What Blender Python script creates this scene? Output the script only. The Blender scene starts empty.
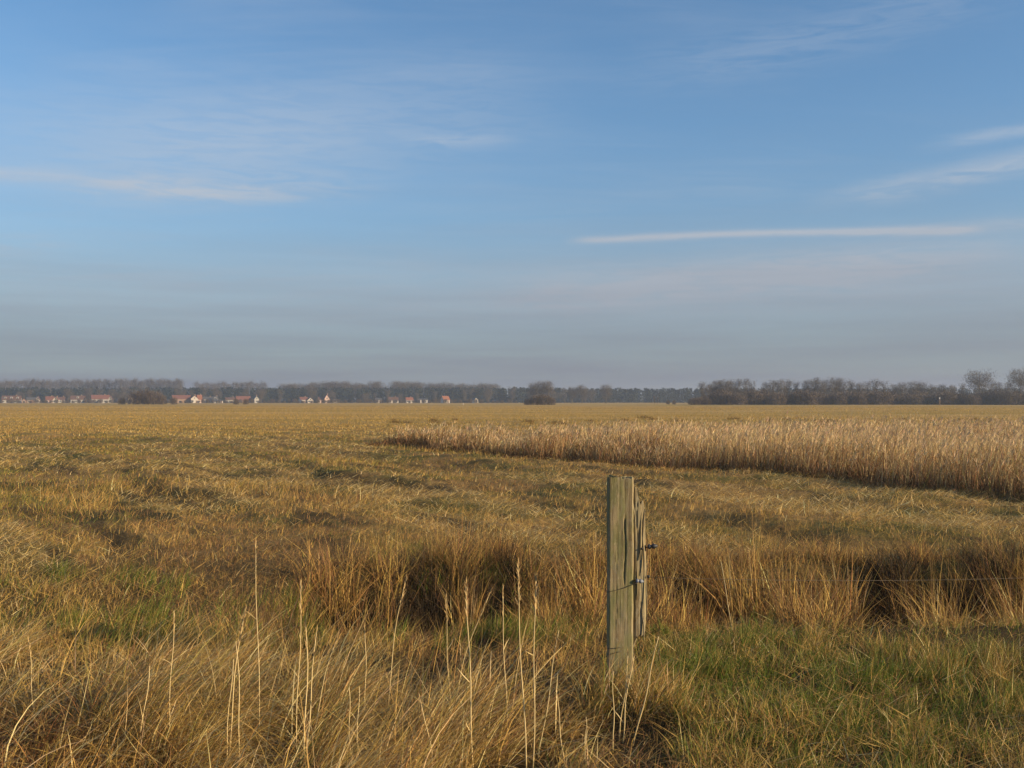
import bpy, bmesh, math, random
import numpy as np
from mathutils import Vector, Matrix, noise as mnoise

random.seed(11)
RNG = np.random.default_rng(11)
R = math.radians
SC = bpy.context.scene
COL = SC.collection

# ------------------------------------------------------------------ camera
F = 1005.0                       # focal length in pixels at 1024 wide
CAM_H = 1.6
HORIZON = 401.0                  # row of the horizon
cam = bpy.data.cameras.new('camera')
cam.sensor_width = 36.0
cam.lens = F * 36.0 / 1024.0
cam.clip_start = 0.05
cam.clip_end = 12000.0
cam_o = bpy.data.objects.new('camera', cam)
COL.objects.link(cam_o)
cam_o.location = (0, 0, CAM_H)
cam_o.rotation_euler = (R(90) + math.atan((HORIZON - 384.0) / F), 0, 0)
SC.camera = cam_o

# ------------------------------------------------------------------ light
SUN_EL = 17.0
SUN_AZ = 111.0                   # clockwise from the view direction (+Y)
SKY_STRENGTH = 0.10
SUN_STRENGTH = 4.8
EXPOSURE = 0.7

sun = bpy.data.lights.new('sun', 'SUN')
sun.energy = SUN_STRENGTH
sun.angle = R(0.5)
sun.color = (1.0, 0.76, 0.46)
sun_o = bpy.data.objects.new('sun', sun)
COL.objects.link(sun_o)
sd = Vector((math.sin(R(SUN_AZ)) * math.cos(R(SUN_EL)), math.cos(R(SUN_AZ)) * math.cos(R(SUN_EL)), math.sin(R(SUN_EL))))
sun_o.rotation_euler = sd.to_track_quat('Z', 'Y').to_euler()
sun_o.location = (40, -30, 60)

SC.view_settings.view_transform = 'Standard'
SC.view_settings.look = 'None'
SC.view_settings.exposure = EXPOSURE
SC.view_settings.gamma = 1.0
SC.view_settings.use_curve_mapping = False
SC.render.engine = 'CYCLES'
cy = SC.cycles
cy.max_bounces = 6
cy.diffuse_bounces = 3
cy.glossy_bounces = 2
cy.transmission_bounces = 4
cy.transparent_max_bounces = 8
cy.volume_bounces = 1
cy.use_denoising = True
cy.use_adaptive_sampling = True
cy.adaptive_threshold = 0.015
cy.caustics_reflective = False
cy.caustics_refractive = False
cy.sample_clamp_indirect = 4.0


class NG:
    """small helper for wiring node graphs"""
    def __init__(s, tree):
        s.t = tree; s.n = tree.nodes; s.l = tree.links

    def node(s, typ, **kw):
        n = s.n.new(typ)
        for k, v in kw.items():
            setattr(n, k, v)
        return n

    def put(s, sock, v):
        if hasattr(v, 'is_linked') or isinstance(v, bpy.types.NodeSocket):
            s.l.new(v, sock)
        else:
            sock.default_value = v

    def m(s, op, a, b=None, c=None, clamp=False):
        n = s.node('ShaderNodeMath', operation=op, use_clamp=clamp)
        s.put(n.inputs[0], a)
        if b is not None: s.put(n.inputs[1], b)
        if c is not None: s.put(n.inputs[2], c)
        return n.outputs[0]

    def smooth(s, v, a, b, lo=0.0, hi=1.0):
        n = s.node('ShaderNodeMapRange', interpolation_type='SMOOTHSTEP')
        s.put(n.inputs['Value'], v)
        n.inputs['From Min'].default_value = a; n.inputs['From Max'].default_value = b
        n.inputs['To Min'].default_value = lo; n.inputs['To Max'].default_value = hi
        return n.outputs['Result']

    def noise(s, vec, scale, detail=5, rough=0.55, dist=0.0):
        n = s.node('ShaderNodeTexNoise')
        s.put(n.inputs['Vector'], vec)
        n.inputs['Scale'].default_value = scale
        n.inputs['Detail'].default_value = detail
        n.inputs['Roughness'].default_value = rough
        n.inputs['Distortion'].default_value = dist
        return n.outputs['Fac']

    def mix(s, f, a, b, blend='MIX'):
        n = s.node('ShaderNodeMix', data_type='RGBA', blend_type=blend)
        s.put(n.inputs[0], f); s.put(n.inputs[6], a); s.put(n.inputs[7], b)
        return n.outputs[2]

    def xyz(s, x, y, z):
        n = s.node('ShaderNodeCombineXYZ')
        s.put(n.inputs[0], x); s.put(n.inputs[1], y); s.put(n.inputs[2], z)
        return n.outputs[0]

    def scaled(s, vec, sx, sy, sz):
        n = s.node('ShaderNodeMapping')
        s.put(n.inputs['Vector'], vec)
        n.inputs['Scale'].default_value = (sx, sy, sz)
        return n.outputs[0]


def build_world():
    w = bpy.data.worlds.new('World')
    SC.world = w
    w.use_nodes = True
    w.node_tree.nodes.clear()
    g = NG(w.node_tree)
    out = g.node('ShaderNodeOutputWorld')
    bg = g.node('ShaderNodeBackground')
    bg.inputs['Strength'].default_value = SKY_STRENGTH
    g.l.new(bg.outputs[0], out.inputs['Surface'])
    sky = g.node('ShaderNodeTexSky', sky_type='NISHITA')
    sky.sun_disc = False
    sky.sun_elevation = R(SUN_EL)
    sky.sun_rotation = R(SUN_AZ)
    sky.altitude = 20.0
    sky.air_density = 1.0
    sky.dust_density = 0.3
    sky.ozone_density = 4.0
    tc = g.node('ShaderNodeTexCoord')
    sep = g.node('ShaderNodeSeparateXYZ')
    g.l.new(tc.outputs['Generated'], sep.inputs[0])
    X, Y, Z = sep.outputs
    az = g.m('MULTIPLY', g.m('ARCTAN2', X, Y), 57.29578)
    el = g.m('MULTIPLY', g.m('ARCSINE', Z), 57.29578)
    # cirrus layer: directions cast up on to a flat sheet of air
    zz = g.m('ADD', g.m('MAXIMUM', Z, 0.0), 0.10)
    px = g.m('DIVIDE', X, zz); py = g.m('DIVIDE', Y, zz)
    sheet = g.xyz(px, py, 0.0)
    n_big = g.noise(g.scaled(sheet, 0.55, 0.9, 1), 1.0, 5, 0.55, 0.3)
    n_fine = g.noise(g.scaled(sheet, 0.9, 4.2, 1), 1.6, 7, 0.6, 0.5)
    cirrus = g.m('MULTIPLY', g.smooth(n_big, 0.40, 0.72), g.smooth(n_fine, 0.30, 0.78))
    cirrus = g.m('MULTIPLY', cirrus, 0.24)
    angv = g.xyz(az, el, 0.0)
    wob = g.m('SUBTRACT', g.noise(g.scaled(angv, 0.11, 0.35, 1), 1.0, 4), 0.5)
    frn = g.noise(g.scaled(angv, 0.30, 2.2, 1), 1.0, 6, 0.62, 0.6)
    fray = g.smooth(frn, 0.28, 0.66)

    def streak(a0, a1, e0, slope, curve, width, soft, amount, wobble, wt=None):
        """a long cloud: centred on elevation e0 at the middle azimuth, between azimuths a0 and a1"""
        mid = 0.5 * (a0 + a1)
        da = g.m('SUBTRACT', az, mid)
        e = g.m('ADD', g.m('MULTIPLY', da, slope), g.m('MULTIPLY', g.m('MULTIPLY', da, da), curve))
        e = g.m('ADD', e, g.m('MULTIPLY', wob, wobble))
        d = g.m('DIVIDE', g.m('SUBTRACT', g.m('SUBTRACT', el, e0), e), width)
        body = g.m('EXPONENT', g.m('MULTIPLY', g.m('MULTIPLY', d, d), -1.0))
        win = g.m('MULTIPLY', g.smooth(az, a0 - soft, a0 + soft), g.smooth(az, a1 - soft, a1 + soft, 1.0, 0.0))
        return g.m('MULTIPLY', g.m('MULTIPLY', body, win), amount)

    parts = [
        (g.m('MULTIPLY', streak(3.8, 24.5, 9.20, -0.012, -0.0022, 0.20, 1.2, 0.74, 0.30), g.smooth(fray, 0.0, 0.5, 0.75, 1.0))),
        (g.m('MULTIPLY', streak(19, 36, 8.95, -0.02, 0, 0.34, 4.0, 0.34, 0.5), g.smooth(fray, 0, 1, 0.5, 1.0))),
        (g.m('MULTIPLY', streak(-35, -12.5, 11.4, -0.012, 0, 0.46, 3.0, 0.46, 0.25), g.smooth(fray, 0, 1, 0.7, 1.0))),
        (g.m('MULTIPLY', streak(-22, -8.0, 11.5, 0.07, 0, 0.9, 3.0, 0.22, 1.2), fray)),
        (g.m('MULTIPLY', streak(18.5, 36, 12.0, 0.11, 0, 0.55, 3.0, 0.50, 0.9), g.smooth(fray, 0, 1, 0.3, 1.0))),
        (g.m('MULTIPLY', streak(23.5, 36, 13.7, 0.07, 0, 0.34, 2.5, 0.36, 0.8), g.smooth(fray, 0, 1, 0.3, 1.0))),
        (g.m('MULTIPLY', streak(-6.0, -0.5, 14.6, 0.05, 0, 0.35, 1.8, 0.20, 0.8), fray)),
        (g.m('MULTIPLY', streak(1.0, 24.0, 6.8, 0.06, 0, 1.0, 6.0, 0.62, 1.3), g.smooth(fray, 0, 1, 0.55, 1.0))),
        (g.m('MULTIPLY', streak(-24, 0.0, 14.6, 0.16, 0, 3.0, 7.0, 0.24, 2.0), g.smooth(fray, 0, 1, 0.55, 1.0))),
        (g.m('MULTIPLY', streak(-34, -24.5, 7.6, 0.1, 0, 0.5, 2.0, 0.26, 0.8), fray)),
        (g.m('MULTIPLY', streak(-40, 40, 5.6, 0.015, 0, 2.6, 8.0, 0.42, 1.2), g.smooth(fray, 0, 1, 0.8, 1.0))),
        (g.m('MULTIPLY', streak(-36, -10, 14.0, 0.05, 0, 2.8, 6.0, 0.18, 2.0), g.smooth(fray, 0, 1, 0.7, 1.0))),
        (g.m('MULTIPLY', streak(8, 26, 19.2, 0.12, 0, 1.3, 5.0, 0.16, 1.5), fray)),
    ]
    tot = cirrus
    for p in parts:
        tot = g.m('ADD', tot, p)
    tot = g.m('MINIMUM', tot, 0.8)
    tot = g.m('MULTIPLY', tot, g.smooth(el, 0.0, 5.0))
    # ground mist of the winter plain: the lowest degrees of the sky go grey
    ab = g.m('MAXIMUM', el, 0.0)
    low = g.m('EXPONENT', g.m('MULTIPLY', g.m('POWER', g.m('DIVIDE', ab, 9.3), 1.6), -1.0))
    band = g.smooth(g.noise(g.scaled(angv, 0.05, 0.8, 1), 1.0, 4), 0.3, 0.7, 0.90, 1.05)
    low = g.m('MULTIPLY', g.m('MULTIPLY', low, band), 0.97, clamp=True)
    clear = g.mix(1.0, sky.outputs[0], SKY_TINT, 'MULTIPLY')
    c = g.mix(tot, clear, CLOUD_COL)
    c = g.mix(low, c, MIST_COL)
    g.l.new(c, bg.inputs['Color'])


SKY_TINT = (0.89, 1.0, 0.99, 1)
CLOUD_COL = (3.7, 3.95, 4.3, 1)
MIST_COL = (1.42, 1.50, 1.86, 1)
build_world()

# ------------------------------------------------------------------ helpers

def tag(o, label=None, cat=None, group=None, kind=None):
    if label: o['label'] = label
    if cat: o['category'] = cat
    if group: o['group'] = group
    if kind: o['kind'] = kind
    return o


def link(name, me, mats=None, parent=None):
    o = bpy.data.objects.new(name, me)
    COL.objects.link(o)
    if mats is not None:
        for mm in (mats if isinstance(mats, (list, tuple)) else [mats]):
            me.materials.append(mm)
    if parent is not None:
        o.parent = parent
    return o


def copy_tree(o, parent=None):
    c = o.copy()
    COL.objects.link(c)
    if parent is not None:
        c.parent = parent
    for ch in [q for q in COL.objects if q.parent == o]:
        copy_tree(ch, c)
    return c


def px_x(px, d): return (px - 512.0) / F * d
def px_z(py, d): return CAM_H - (py - HORIZON) / F * d
def base_d(py): return CAM_H * F / (py - HORIZON)


def _hash(ix, iy, seed):
    h = (ix.astype(np.int64) * 374761393 + iy.astype(np.int64) * 668265263 + seed * 1442695041) & 0xFFFFFFFF
    h = ((h ^ (h >> 13)) * 1274126177) & 0xFFFFFFFF
    h = (h ^ (h >> 16)) & 0xFFFFFFFF
    return h.astype(np.float64) / 4294967295.0


def vnoise(x, y, seed=0):
    x = np.asarray(x, float); y = np.asarray(y, float)
    ix = np.floor(x); iy = np.floor(y)
    fx = x - ix; fy = y - iy
    fx = fx * fx * (3 - 2 * fx); fy = fy * fy * (3 - 2 * fy)
    a = _hash(ix, iy, seed); b = _hash(ix + 1, iy, seed)
    c = _hash(ix, iy + 1, seed); d = _hash(ix + 1, iy + 1, seed)
    return (a * (1 - fx) + b * fx) * (1 - fy) + (c * (1 - fx) + d * fx) * fy


def fbm(x, y, seed=0, octv=4):
    s = 0.0; a = 0.5; t = 0.0; f = 1.0
    for k in range(octv):
        s = s + a * vnoise(np.asarray(x) * f + 17.3 * k, np.asarray(y) * f - 9.1 * k, seed + k)
        t += a; a *= 0.5; f *= 2.03
    return s / t


def sstep(v, a, b):
    t = np.clip((np.asarray(v, float) - a) / (b - a), 0, 1)
    return t * t * (3 - 2 * t)


# ------------------------------------------------------------------ terrain

def ditch_center(x): return 8.05 + 0.10 * np.asarray(x) + 0.35 * np.sin(np.asarray(x) * 0.55 + 0.6)


def ditch_amount(x, y):
    """1 in the middle of the ditch, 0 outside"""
    x = np.asarray(x, float)
    c = ditch_center(x)
    prof = np.exp(-((np.asarray(y) - c) / 1.0) ** 4)
    along = sstep(x, -2.0, -1.25) * (0.85 + 0.15 * vnoise(x * 0.9, y * 0 + 3, 5))
    return prof * along


def terrain(x, y):
    x = np.asarray(x, float); y = np.asarray(y, float)
    d = np.hypot(x, y)
    near = sstep(d, 260, 40)
    h = 0.10 * (fbm(x * 0.35, y * 0.35, 1, 4) - 0.5) * near
    h += 0.10 * (fbm(x * 1.7, y * 1.7, 2, 3) - 0.5) * sstep(d, 60, 12)
    mid = sstep(d, 7.5, 11) * sstep(d, 80, 30)
    dx, dy = 0.52, -0.854
    v = x * 0.854 + y * 0.52; u = x * dx + y * dy
    h += mid * 0.11 * sstep(fbm(v * 0.55 + 0.5 * vnoise(u * 0.3, v * 0.3, 12), u * 0.09, 13, 3), 0.48, 0.72)
    h += mid * 0.09 * (fbm(x * 1.1, y * 0.8, 14, 3) - 0.5)
    h += 0.35 * (fbm(x * 0.012, y * 0.012, 3, 2) - 0.5) * sstep(d, 60, 160)
    h -= 0.76 * ditch_amount(x, y)
    h -= 0.10 * sstep(fbm(x * 1.3, y * 1.3, 62, 3), 0.53, 0.66) * sstep(d, 8.5, 7.0) * sstep(x, 0.9, 0.3)
    # soft bank left in front of the fence
    h += 0.10 * np.exp(-((x + 1.2) / 1.6) ** 2 - ((y - 5.6) / 0.9) ** 2)
    return h


def bare_amount(x, y):
    """strips of exposed dark soil along the mowing rows"""
    d = np.hypot(x, y)
    u = x * 0.52 - y * 0.854; v = x * 0.854 + y * 0.52
    strip = sstep(fbm(v * 2.1, u * 0.5, 61, 5), 0.54, 0.68)
    blot = sstep(fbm(x * 1.7, y * 1.2, 67, 5), 0.56, 0.70)
    return np.maximum(strip * 0.8, blot * 0.6) * sstep(d, 8.5, 11) * sstep(d, 55, 26)


GAPS = [(392, 444), (460, 518), (668, 690), (868, 922), (960, 1006)]


def in_gap(x, y):
    """openings in the dead sedge where the ditch shows, its soil coloured as if shaded"""
    c = 512 + np.asarray(x) / np.maximum(np.asarray(y), 1.0) * F
    r = np.zeros(np.shape(c), bool)
    for a, b in GAPS: r |= (c > a) & (c < b)
    return r & (ditch_amount(x, y) > 0.12)


def reed_front(x, y):
    """signed distance behind the reed bed's near edge, positive inside"""
    ax, ay, bx, by = -4.6, 36.6, 8.5, 16.0
    L = math.hypot(bx - ax, by - ay)
    nx, ny = -(by - ay) / L, (bx - ax) / L
    wob = 2.6 * (fbm(np.asarray(x) * 0.40, np.asarray(y) * 0.40, 31, 4) - 0.5)
    return (np.asarray(x) - ax) * nx + (np.asarray(y) - ay) * ny + wob


BACKX = np.array([-6.0, -4.5, 1.5, 7.0, 22.0, 45.0])
BACKY = np.array([36.0, 38.3, 34.0, 35.0, 45.0, 58.0])


def in_reeds(x, y):
    back = np.interp(np.asarray(x), BACKX, BACKY) + 2.0 * (fbm(np.asarray(x) * 0.2, np.asarray(y) * 0.2, 33, 2) - 0.5)
    return (reed_front(x, y) > 0) & (np.asarray(y) < back)


# ------------------------------------------------------------------ materials

def new_mat(name):
    m = bpy.data.materials.new(name)
    m.use_nodes = True
    m.node_tree.nodes.clear()
    g = NG(m.node_tree)
    out = g.node('ShaderNodeOutputMaterial')
    return m, g, out


def simple_mat(name, col, rough=0.8, var=0.25, scale=3.0, bump=0.0, metallic=0.0):
    m, g, out = new_mat(name)
    b = g.node('ShaderNodeBsdfPrincipled')
    tc = g.node('ShaderNodeTexCoord')
    n = g.noise(tc.outputs['Object'], scale, 5)
    lo = tuple(max(0, c * (1 - var)) for c in col) + (1,)
    hi = tuple(min(1, c * (1 + var)) for c in col) + (1,)
    g.l.new(g.mix(n, lo, hi), b.inputs['Base Color'])
    b.inputs['Roughness'].default_value = rough
    b.inputs['Metallic'].default_value = metallic
    if bump:
        bp = g.node('ShaderNodeBump'); bp.inputs['Distance'].default_value = bump
        g.l.new(n, bp.inputs['Height']); g.l.new(bp.outputs[0], b.inputs['Normal'])
    g.l.new(b.outputs[0], out.inputs['Surface'])
    return m


def blade_mat(name, trans=0.30, rough=0.7):
    """grass blades: each blade's own colour, some light passing through"""
    m, g, out = new_mat(name)
    at = g.node('ShaderNodeAttribute', attribute_name='tint')
    b = g.node('ShaderNodeBsdfPrincipled')
    b.inputs['Roughness'].default_value = rough
    b.inputs['Specular IOR Level'].default_value = 0.25
    g.l.new(at.outputs['Color'], b.inputs['Base Color'])
    t = g.node('ShaderNodeBsdfTranslucent')
    g.l.new(at.outputs['Color'], t.inputs['Color'])
    mx = g.node('ShaderNodeMixShader')
    mx.inputs[0].default_value = trans
    g.l.new(b.outputs[0], mx.inputs[1]); g.l.new(t.outputs[0], mx.inputs[2])
    g.l.new(mx.outputs[0], out.inputs['Surface'])
    return m


def ground_mat():
    m, g, out = new_mat('meadow_ground')
    b = g.node('ShaderNodeBsdfPrincipled')
    b.inputs['Roughness'].default_value = 0.95
    b.inputs['Specular IOR Level'].default_value = 0.1
    tc = g.node('ShaderNodeTexCoord')
    P = tc.outputs['Object']
    fine = g.noise(P, 9.0, 8, 0.65)
    mid = g.noise(g.scaled(P, 0.25, 0.5, 1), 1.0, 6, 0.6)
    big = g.noise(g.scaled(P, 0.006, 0.022, 1), 1.0, 6, 0.6)
    big2 = g.noise(g.scaled(P, 0.012, 0.05, 1), 1.0, 5, 0.55)
    patch = g.noise(g.scaled(P, 0.45, 0.45, 1), 1.0, 5, 0.6)
    dark = g.mix(fine, (0.028, 0.019, 0.009, 1), (0.13, 0.085, 0.034, 1))
    mat = g.mix(fine, (0.15, 0.092, 0.034, 1), (0.40, 0.26, 0.095, 1))
    mossy = g.mix(fine, (0.07, 0.065, 0.018, 1), (0.22, 0.18, 0.048, 1))
    mat = g.mix(g.smooth(patch, 0.42, 0.62), mat, mossy)
    sep0 = g.node('ShaderNodeSeparateXYZ'); g.l.new(P, sep0.inputs[0])
    d0 = g.m('SQRT', g.m('ADD', g.m('MULTIPLY', sep0.outputs[0], sep0.outputs[0]), g.m('MULTIPLY', sep0.outputs[1], sep0.outputs[1])))
    thatch = g.mix(g.smooth(d0, 7.0, 13.0), dark, mat)
    meadow = g.mix(g.smooth(big, 0.38, 0.62), (0.41, 0.26, 0.080, 1), (0.31, 0.22, 0.055, 1))
    meadow = g.mix(g.smooth(big2, 0.45, 0.68), meadow, (0.44, 0.30, 0.12, 1))
    meadow = g.mix(g.m('MULTIPLY', g.smooth(mid, 0.5, 0.75), 0.5), meadow, (0.16, 0.11, 0.05, 1))
    sep = g.node('ShaderNodeSeparateXYZ'); g.l.new(P, sep.inputs[0])
    dist = g.m('SQRT', g.m('ADD', g.m('MULTIPLY', sep.outputs[0], sep.outputs[0]), g.m('MULTIPLY', sep.outputs[1], sep.outputs[1])))
    shade_bare = g.node('ShaderNodeAttribute', attribute_name='shade_bare')
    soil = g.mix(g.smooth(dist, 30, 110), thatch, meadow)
    g.l.new(g.mix(shade_bare.outputs['Fac'], soil, (0.012, 0.010, 0.006, 1)), b.inputs['Base Color'])  # shade of the ditch hollows painted into the soil, plus bare soil strips
    bp = g.node('ShaderNodeBump')
    bp.inputs['Distance'].default_value = 0.06
    bp.inputs['Strength'].default_value = 0.8
    g.l.new(fine, bp.inputs['Height'])
    g.l.new(bp.outputs[0], b.inputs['Normal'])
    g.l.new(b.outputs[0], out.inputs['Surface'])
    return m


def twig_mat(name, col, var=0.3):
    return simple_mat(name, col, 0.9, var, 0.6)


# ------------------------------------------------------------------ ground sheet

def build_ground():
    rad = np.concatenate([[0.0], np.geomspace(0.6, 2000.0, 330)])
    a_front = np.linspace(-42, 42, 560)
    a_back = np.linspace(42, 318, 70)[1:-1]
    ang = np.radians(np.concatenate([a_front, a_back]))
    na = len(ang)
    rr, aa = np.meshgrid(rad[1:], ang, indexing='ij')
    x = rr * np.sin(aa); y = rr * np.cos(aa)
    z = terrain(x, y)
    V = np.concatenate([[[0, 0, float(terrain(np.array([0.0]), np.array([0.0]))[0])]], np.stack([x, y, z], -1).reshape(-1, 3)])
    nr = len(rad) - 1
    i = np.arange(nr - 1)[:, None] * na
    j = np.arange(na)[None, :]; j2 = (j + 1) % na
    quads = np.stack([1 + i + j, 1 + i + na + j, 1 + i + na + j2, 1 + i + j2], -1).reshape(-1, 4)[:, ::-1]
    fan = np.stack([np.zeros(na, int), 1 + np.arange(na), 1 + (np.arange(na) + 1) % na], -1)[:, ::-1]
    me = bpy.data.meshes.new('ground')
    me.vertices.add(len(V)); me.vertices.foreach_set('co', V.astype(np.float32).ravel())
    loops = np.concatenate([quads.ravel(), fan.ravel()])
    starts = np.concatenate([np.arange(len(quads)) * 4, len(quads) * 4 + np.arange(len(fan)) * 3])
    me.loops.add(len(loops)); me.loops.foreach_set('vertex_index', loops.astype(np.int32))
    me.polygons.add(len(starts)); me.polygons.foreach_set('loop_start', starts.astype(np.int32))
    me.update(calc_edges=True); me.validate()
    me.polygons.foreach_set('use_smooth', np.ones(len(me.polygons), bool))
    shade_bare = me.attributes.new('shade_bare', 'FLOAT', 'POINT')  # painted ditch shade and exposed soil in one mask
    shade_bare.data.foreach_set('value', np.maximum(sstep(ditch_amount(V[:, 0], V[:, 1]), 0.05, 0.30), 0.85 * bare_amount(V[:, 0], V[:, 1])).astype(np.float32))
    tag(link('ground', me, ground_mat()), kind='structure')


build_ground()

# ------------------------------------------------------------------ grass

class Blades:
    """collects ribbons (bent grass blades, reed leaves) and links them as one mesh"""
    def __init__(s, seg): s.seg = seg; s.V = []; s.C = []; s.n = 0

    def add(s, x, y, z, length, width, lean_az, th0, th1, face, col, blunt=0.0):
        """lean_az: azimuth the blade leans to (0 = +Y); th0 start angle from vertical; th1 extra angle gained to the tip"""
        n = len(x); k = s.seg
        P = np.stack([x, y, z], -1).astype(float)
        dirx, diry = np.sin(lean_az), np.cos(lean_az)
        fx, fy = np.cos(face), np.sin(face)
        rows = []
        step = length / k
        for q in range(k + 1):
            t = q / k
            w = width * (1 - (1 - blunt) * t ** 1.6) * 0.5
            if q < k:
                rows.append(P + np.stack([fx * w, fy * w, 0 * w], -1))
                rows.append(P - np.stack([fx * w, fy * w, 0 * w], -1))
                th = th0 + th1 * (q + 0.5) / k
                P = P + np.stack([dirx * np.sin(th) * step, diry * np.sin(th) * step, np.cos(th) * step], -1)
            else:
                rows.append(P)
        s.V.append(np.stack(rows, 1).astype(np.float32))
        s.C.append(np.repeat(np.clip(col, 0, 1)[:, None, :], 2 * k + 1, 1).astype(np.float32))
        s.n += n

    def build(s, name, mat, parent=None):
        V = np.concatenate(s.V); C = np.concatenate(s.C)
        n, nv = V.shape[0], V.shape[1]; k = s.seg
        tri = []
        for q in range(k - 1):
            a = 2 * q
            tri += [(a, a + 1, a + 3), (a, a + 3, a + 2)]
        tri.append((2 * (k - 1), 2 * (k - 1) + 1, 2 * k))
        tri = np.array(tri)
        idx = (np.arange(n)[:, None, None] * nv + tri[None]).reshape(-1)
        me = bpy.data.meshes.new(name)
        me.vertices.add(n * nv); me.vertices.foreach_set('co', V.reshape(-1))
        me.loops.add(len(idx)); me.loops.foreach_set('vertex_index', idx.astype(np.int32))
        me.polygons.add(len(idx) // 3); me.polygons.foreach_set('loop_start', (np.arange(len(idx) // 3) * 3).astype(np.int32))
        me.update(calc_edges=True)
        at = me.attributes.new('tint', 'FLOAT_COLOR', 'POINT')
        rgba = np.ones((n * nv, 4), np.float32); rgba[:, :3] = C.reshape(-1, 3)
        at.data.foreach_set('color', rgba.ravel())
        return link(name, me, mat, parent)


STRAW = np.array([0.51, 0.340, 0.098])
PALE = np.array([0.70, 0.54, 0.26])
TAN = np.array([0.385, 0.235, 0.072])
OLIVE = np.array([0.225, 0.19, 0.040])
GREEN = np.array([0.115, 0.155, 0.022])
BROWN = np.array([0.20, 0.115, 0.050])
PLUME = np.array([0.54, 0.39, 0.22])
RTAN = np.array([0.46, 0.31, 0.14])
RBEIGE = np.array([0.58, 0.42, 0.21])
RUST = np.array([0.27, 0.135, 0.055])
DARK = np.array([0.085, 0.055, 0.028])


def jitter(col, amt=0.22, hue=0.06):
    n = len(col)
    v = np.exp(RNG.normal(0, amt, (n, 1)))
    return col * v * (1 + RNG.normal(0, hue, (n, 3)))


def pick(w, cols):
    """one colour per blade, chosen with the weights w (n, k)"""
    w = np.maximum(w, 1e-6)
    c = np.cumsum(w / w.sum(1, keepdims=True), 1)
    r = RNG.random((len(w), 1))
    i = np.minimum((r > c).sum(1), len(cols) - 1)
    return np.array(cols)[i]


GRASS = blade_mat('dry_grass_blade', 0.28)
REED = blade_mat('reed_blade', 0.25)


def row_noise(x, y, across, along, seed):
    """noise drawn out along the mowing rows"""
    dx, dy = 0.52, -0.854
    u = x * dx + y * dy; v = x * -dy + y * dx
    return fbm(v * across, u * along, seed, 4)


def meadow_weights(x, y):
    d = np.hypot(x, y)
    rows = row_noise(x, y, 0.55, 0.09, 41)
    patch = fbm(x * 0.40, y * 0.32, 43, 4)
    big = fbm(x * 0.13, y * 0.10, 45, 3)
    band = fbm(x * 0.012, y * 0.040, 47, 4)
    farm = sstep(d, 32, 75)
    near = 1 - farm
    near_right = sstep(x, 0.5, 1.3) * sstep(y, 7.4, 6.6)
    near_left = sstep(x, 0.6, 0.1) * sstep(y, 7.6, 6.6)
    s_row = sstep(rows, 0.49, 0.58); s_green = sstep(big + 0.4 * (patch - 0.5), 0.50, 0.60); s_brown = sstep(patch, 0.53, 0.62) * (1 - s_row)
    straw = 0.45 + near * 1.9 * s_row + farm * (0.5 + 1.6 * sstep(band, 0.46, 0.56))
    tan = 0.7 + farm * (0.5 + 1.5 * sstep(band, 0.54, 0.44)) + 0.5 * near * (1 - s_green)
    olive = 0.25 + 1.6 * sstep(x, 2, -6) * sstep(d, 17, 24) * sstep(d, 60, 36) + near * 1.9 * s_green * (1 - 0.7 * s_row) + 0.55 * farm
    green = 0.04 + 0.35 * near * s_green * (1 - s_row) + 3.6 * near_right * sstep(patch, 0.38, 0.52)
    green = green + 0.25 * sstep(x, 2, -6) * sstep(d, 17, 24) * sstep(d, 50, 34)
    brown = 0.20 + 2.3 * near * s_brown * (1 - near_right)
    rust = 0.10 + 0.7 * near * s_brown * (1 - near_right)
    pale = 0.08 + 1.3 * near * s_row
    rust = rust + 4.0 * sstep(x, -1.95, -2.2) * sstep(y, 5.0, 4.6)
    straw = straw + 0.4 * near_left
    return np.stack([straw, tan, olive, green, brown, pale, rust], -1)


PAL = [STRAW, TAN, OLIVE, GREEN, BROWN, PALE, RUST]


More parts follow.
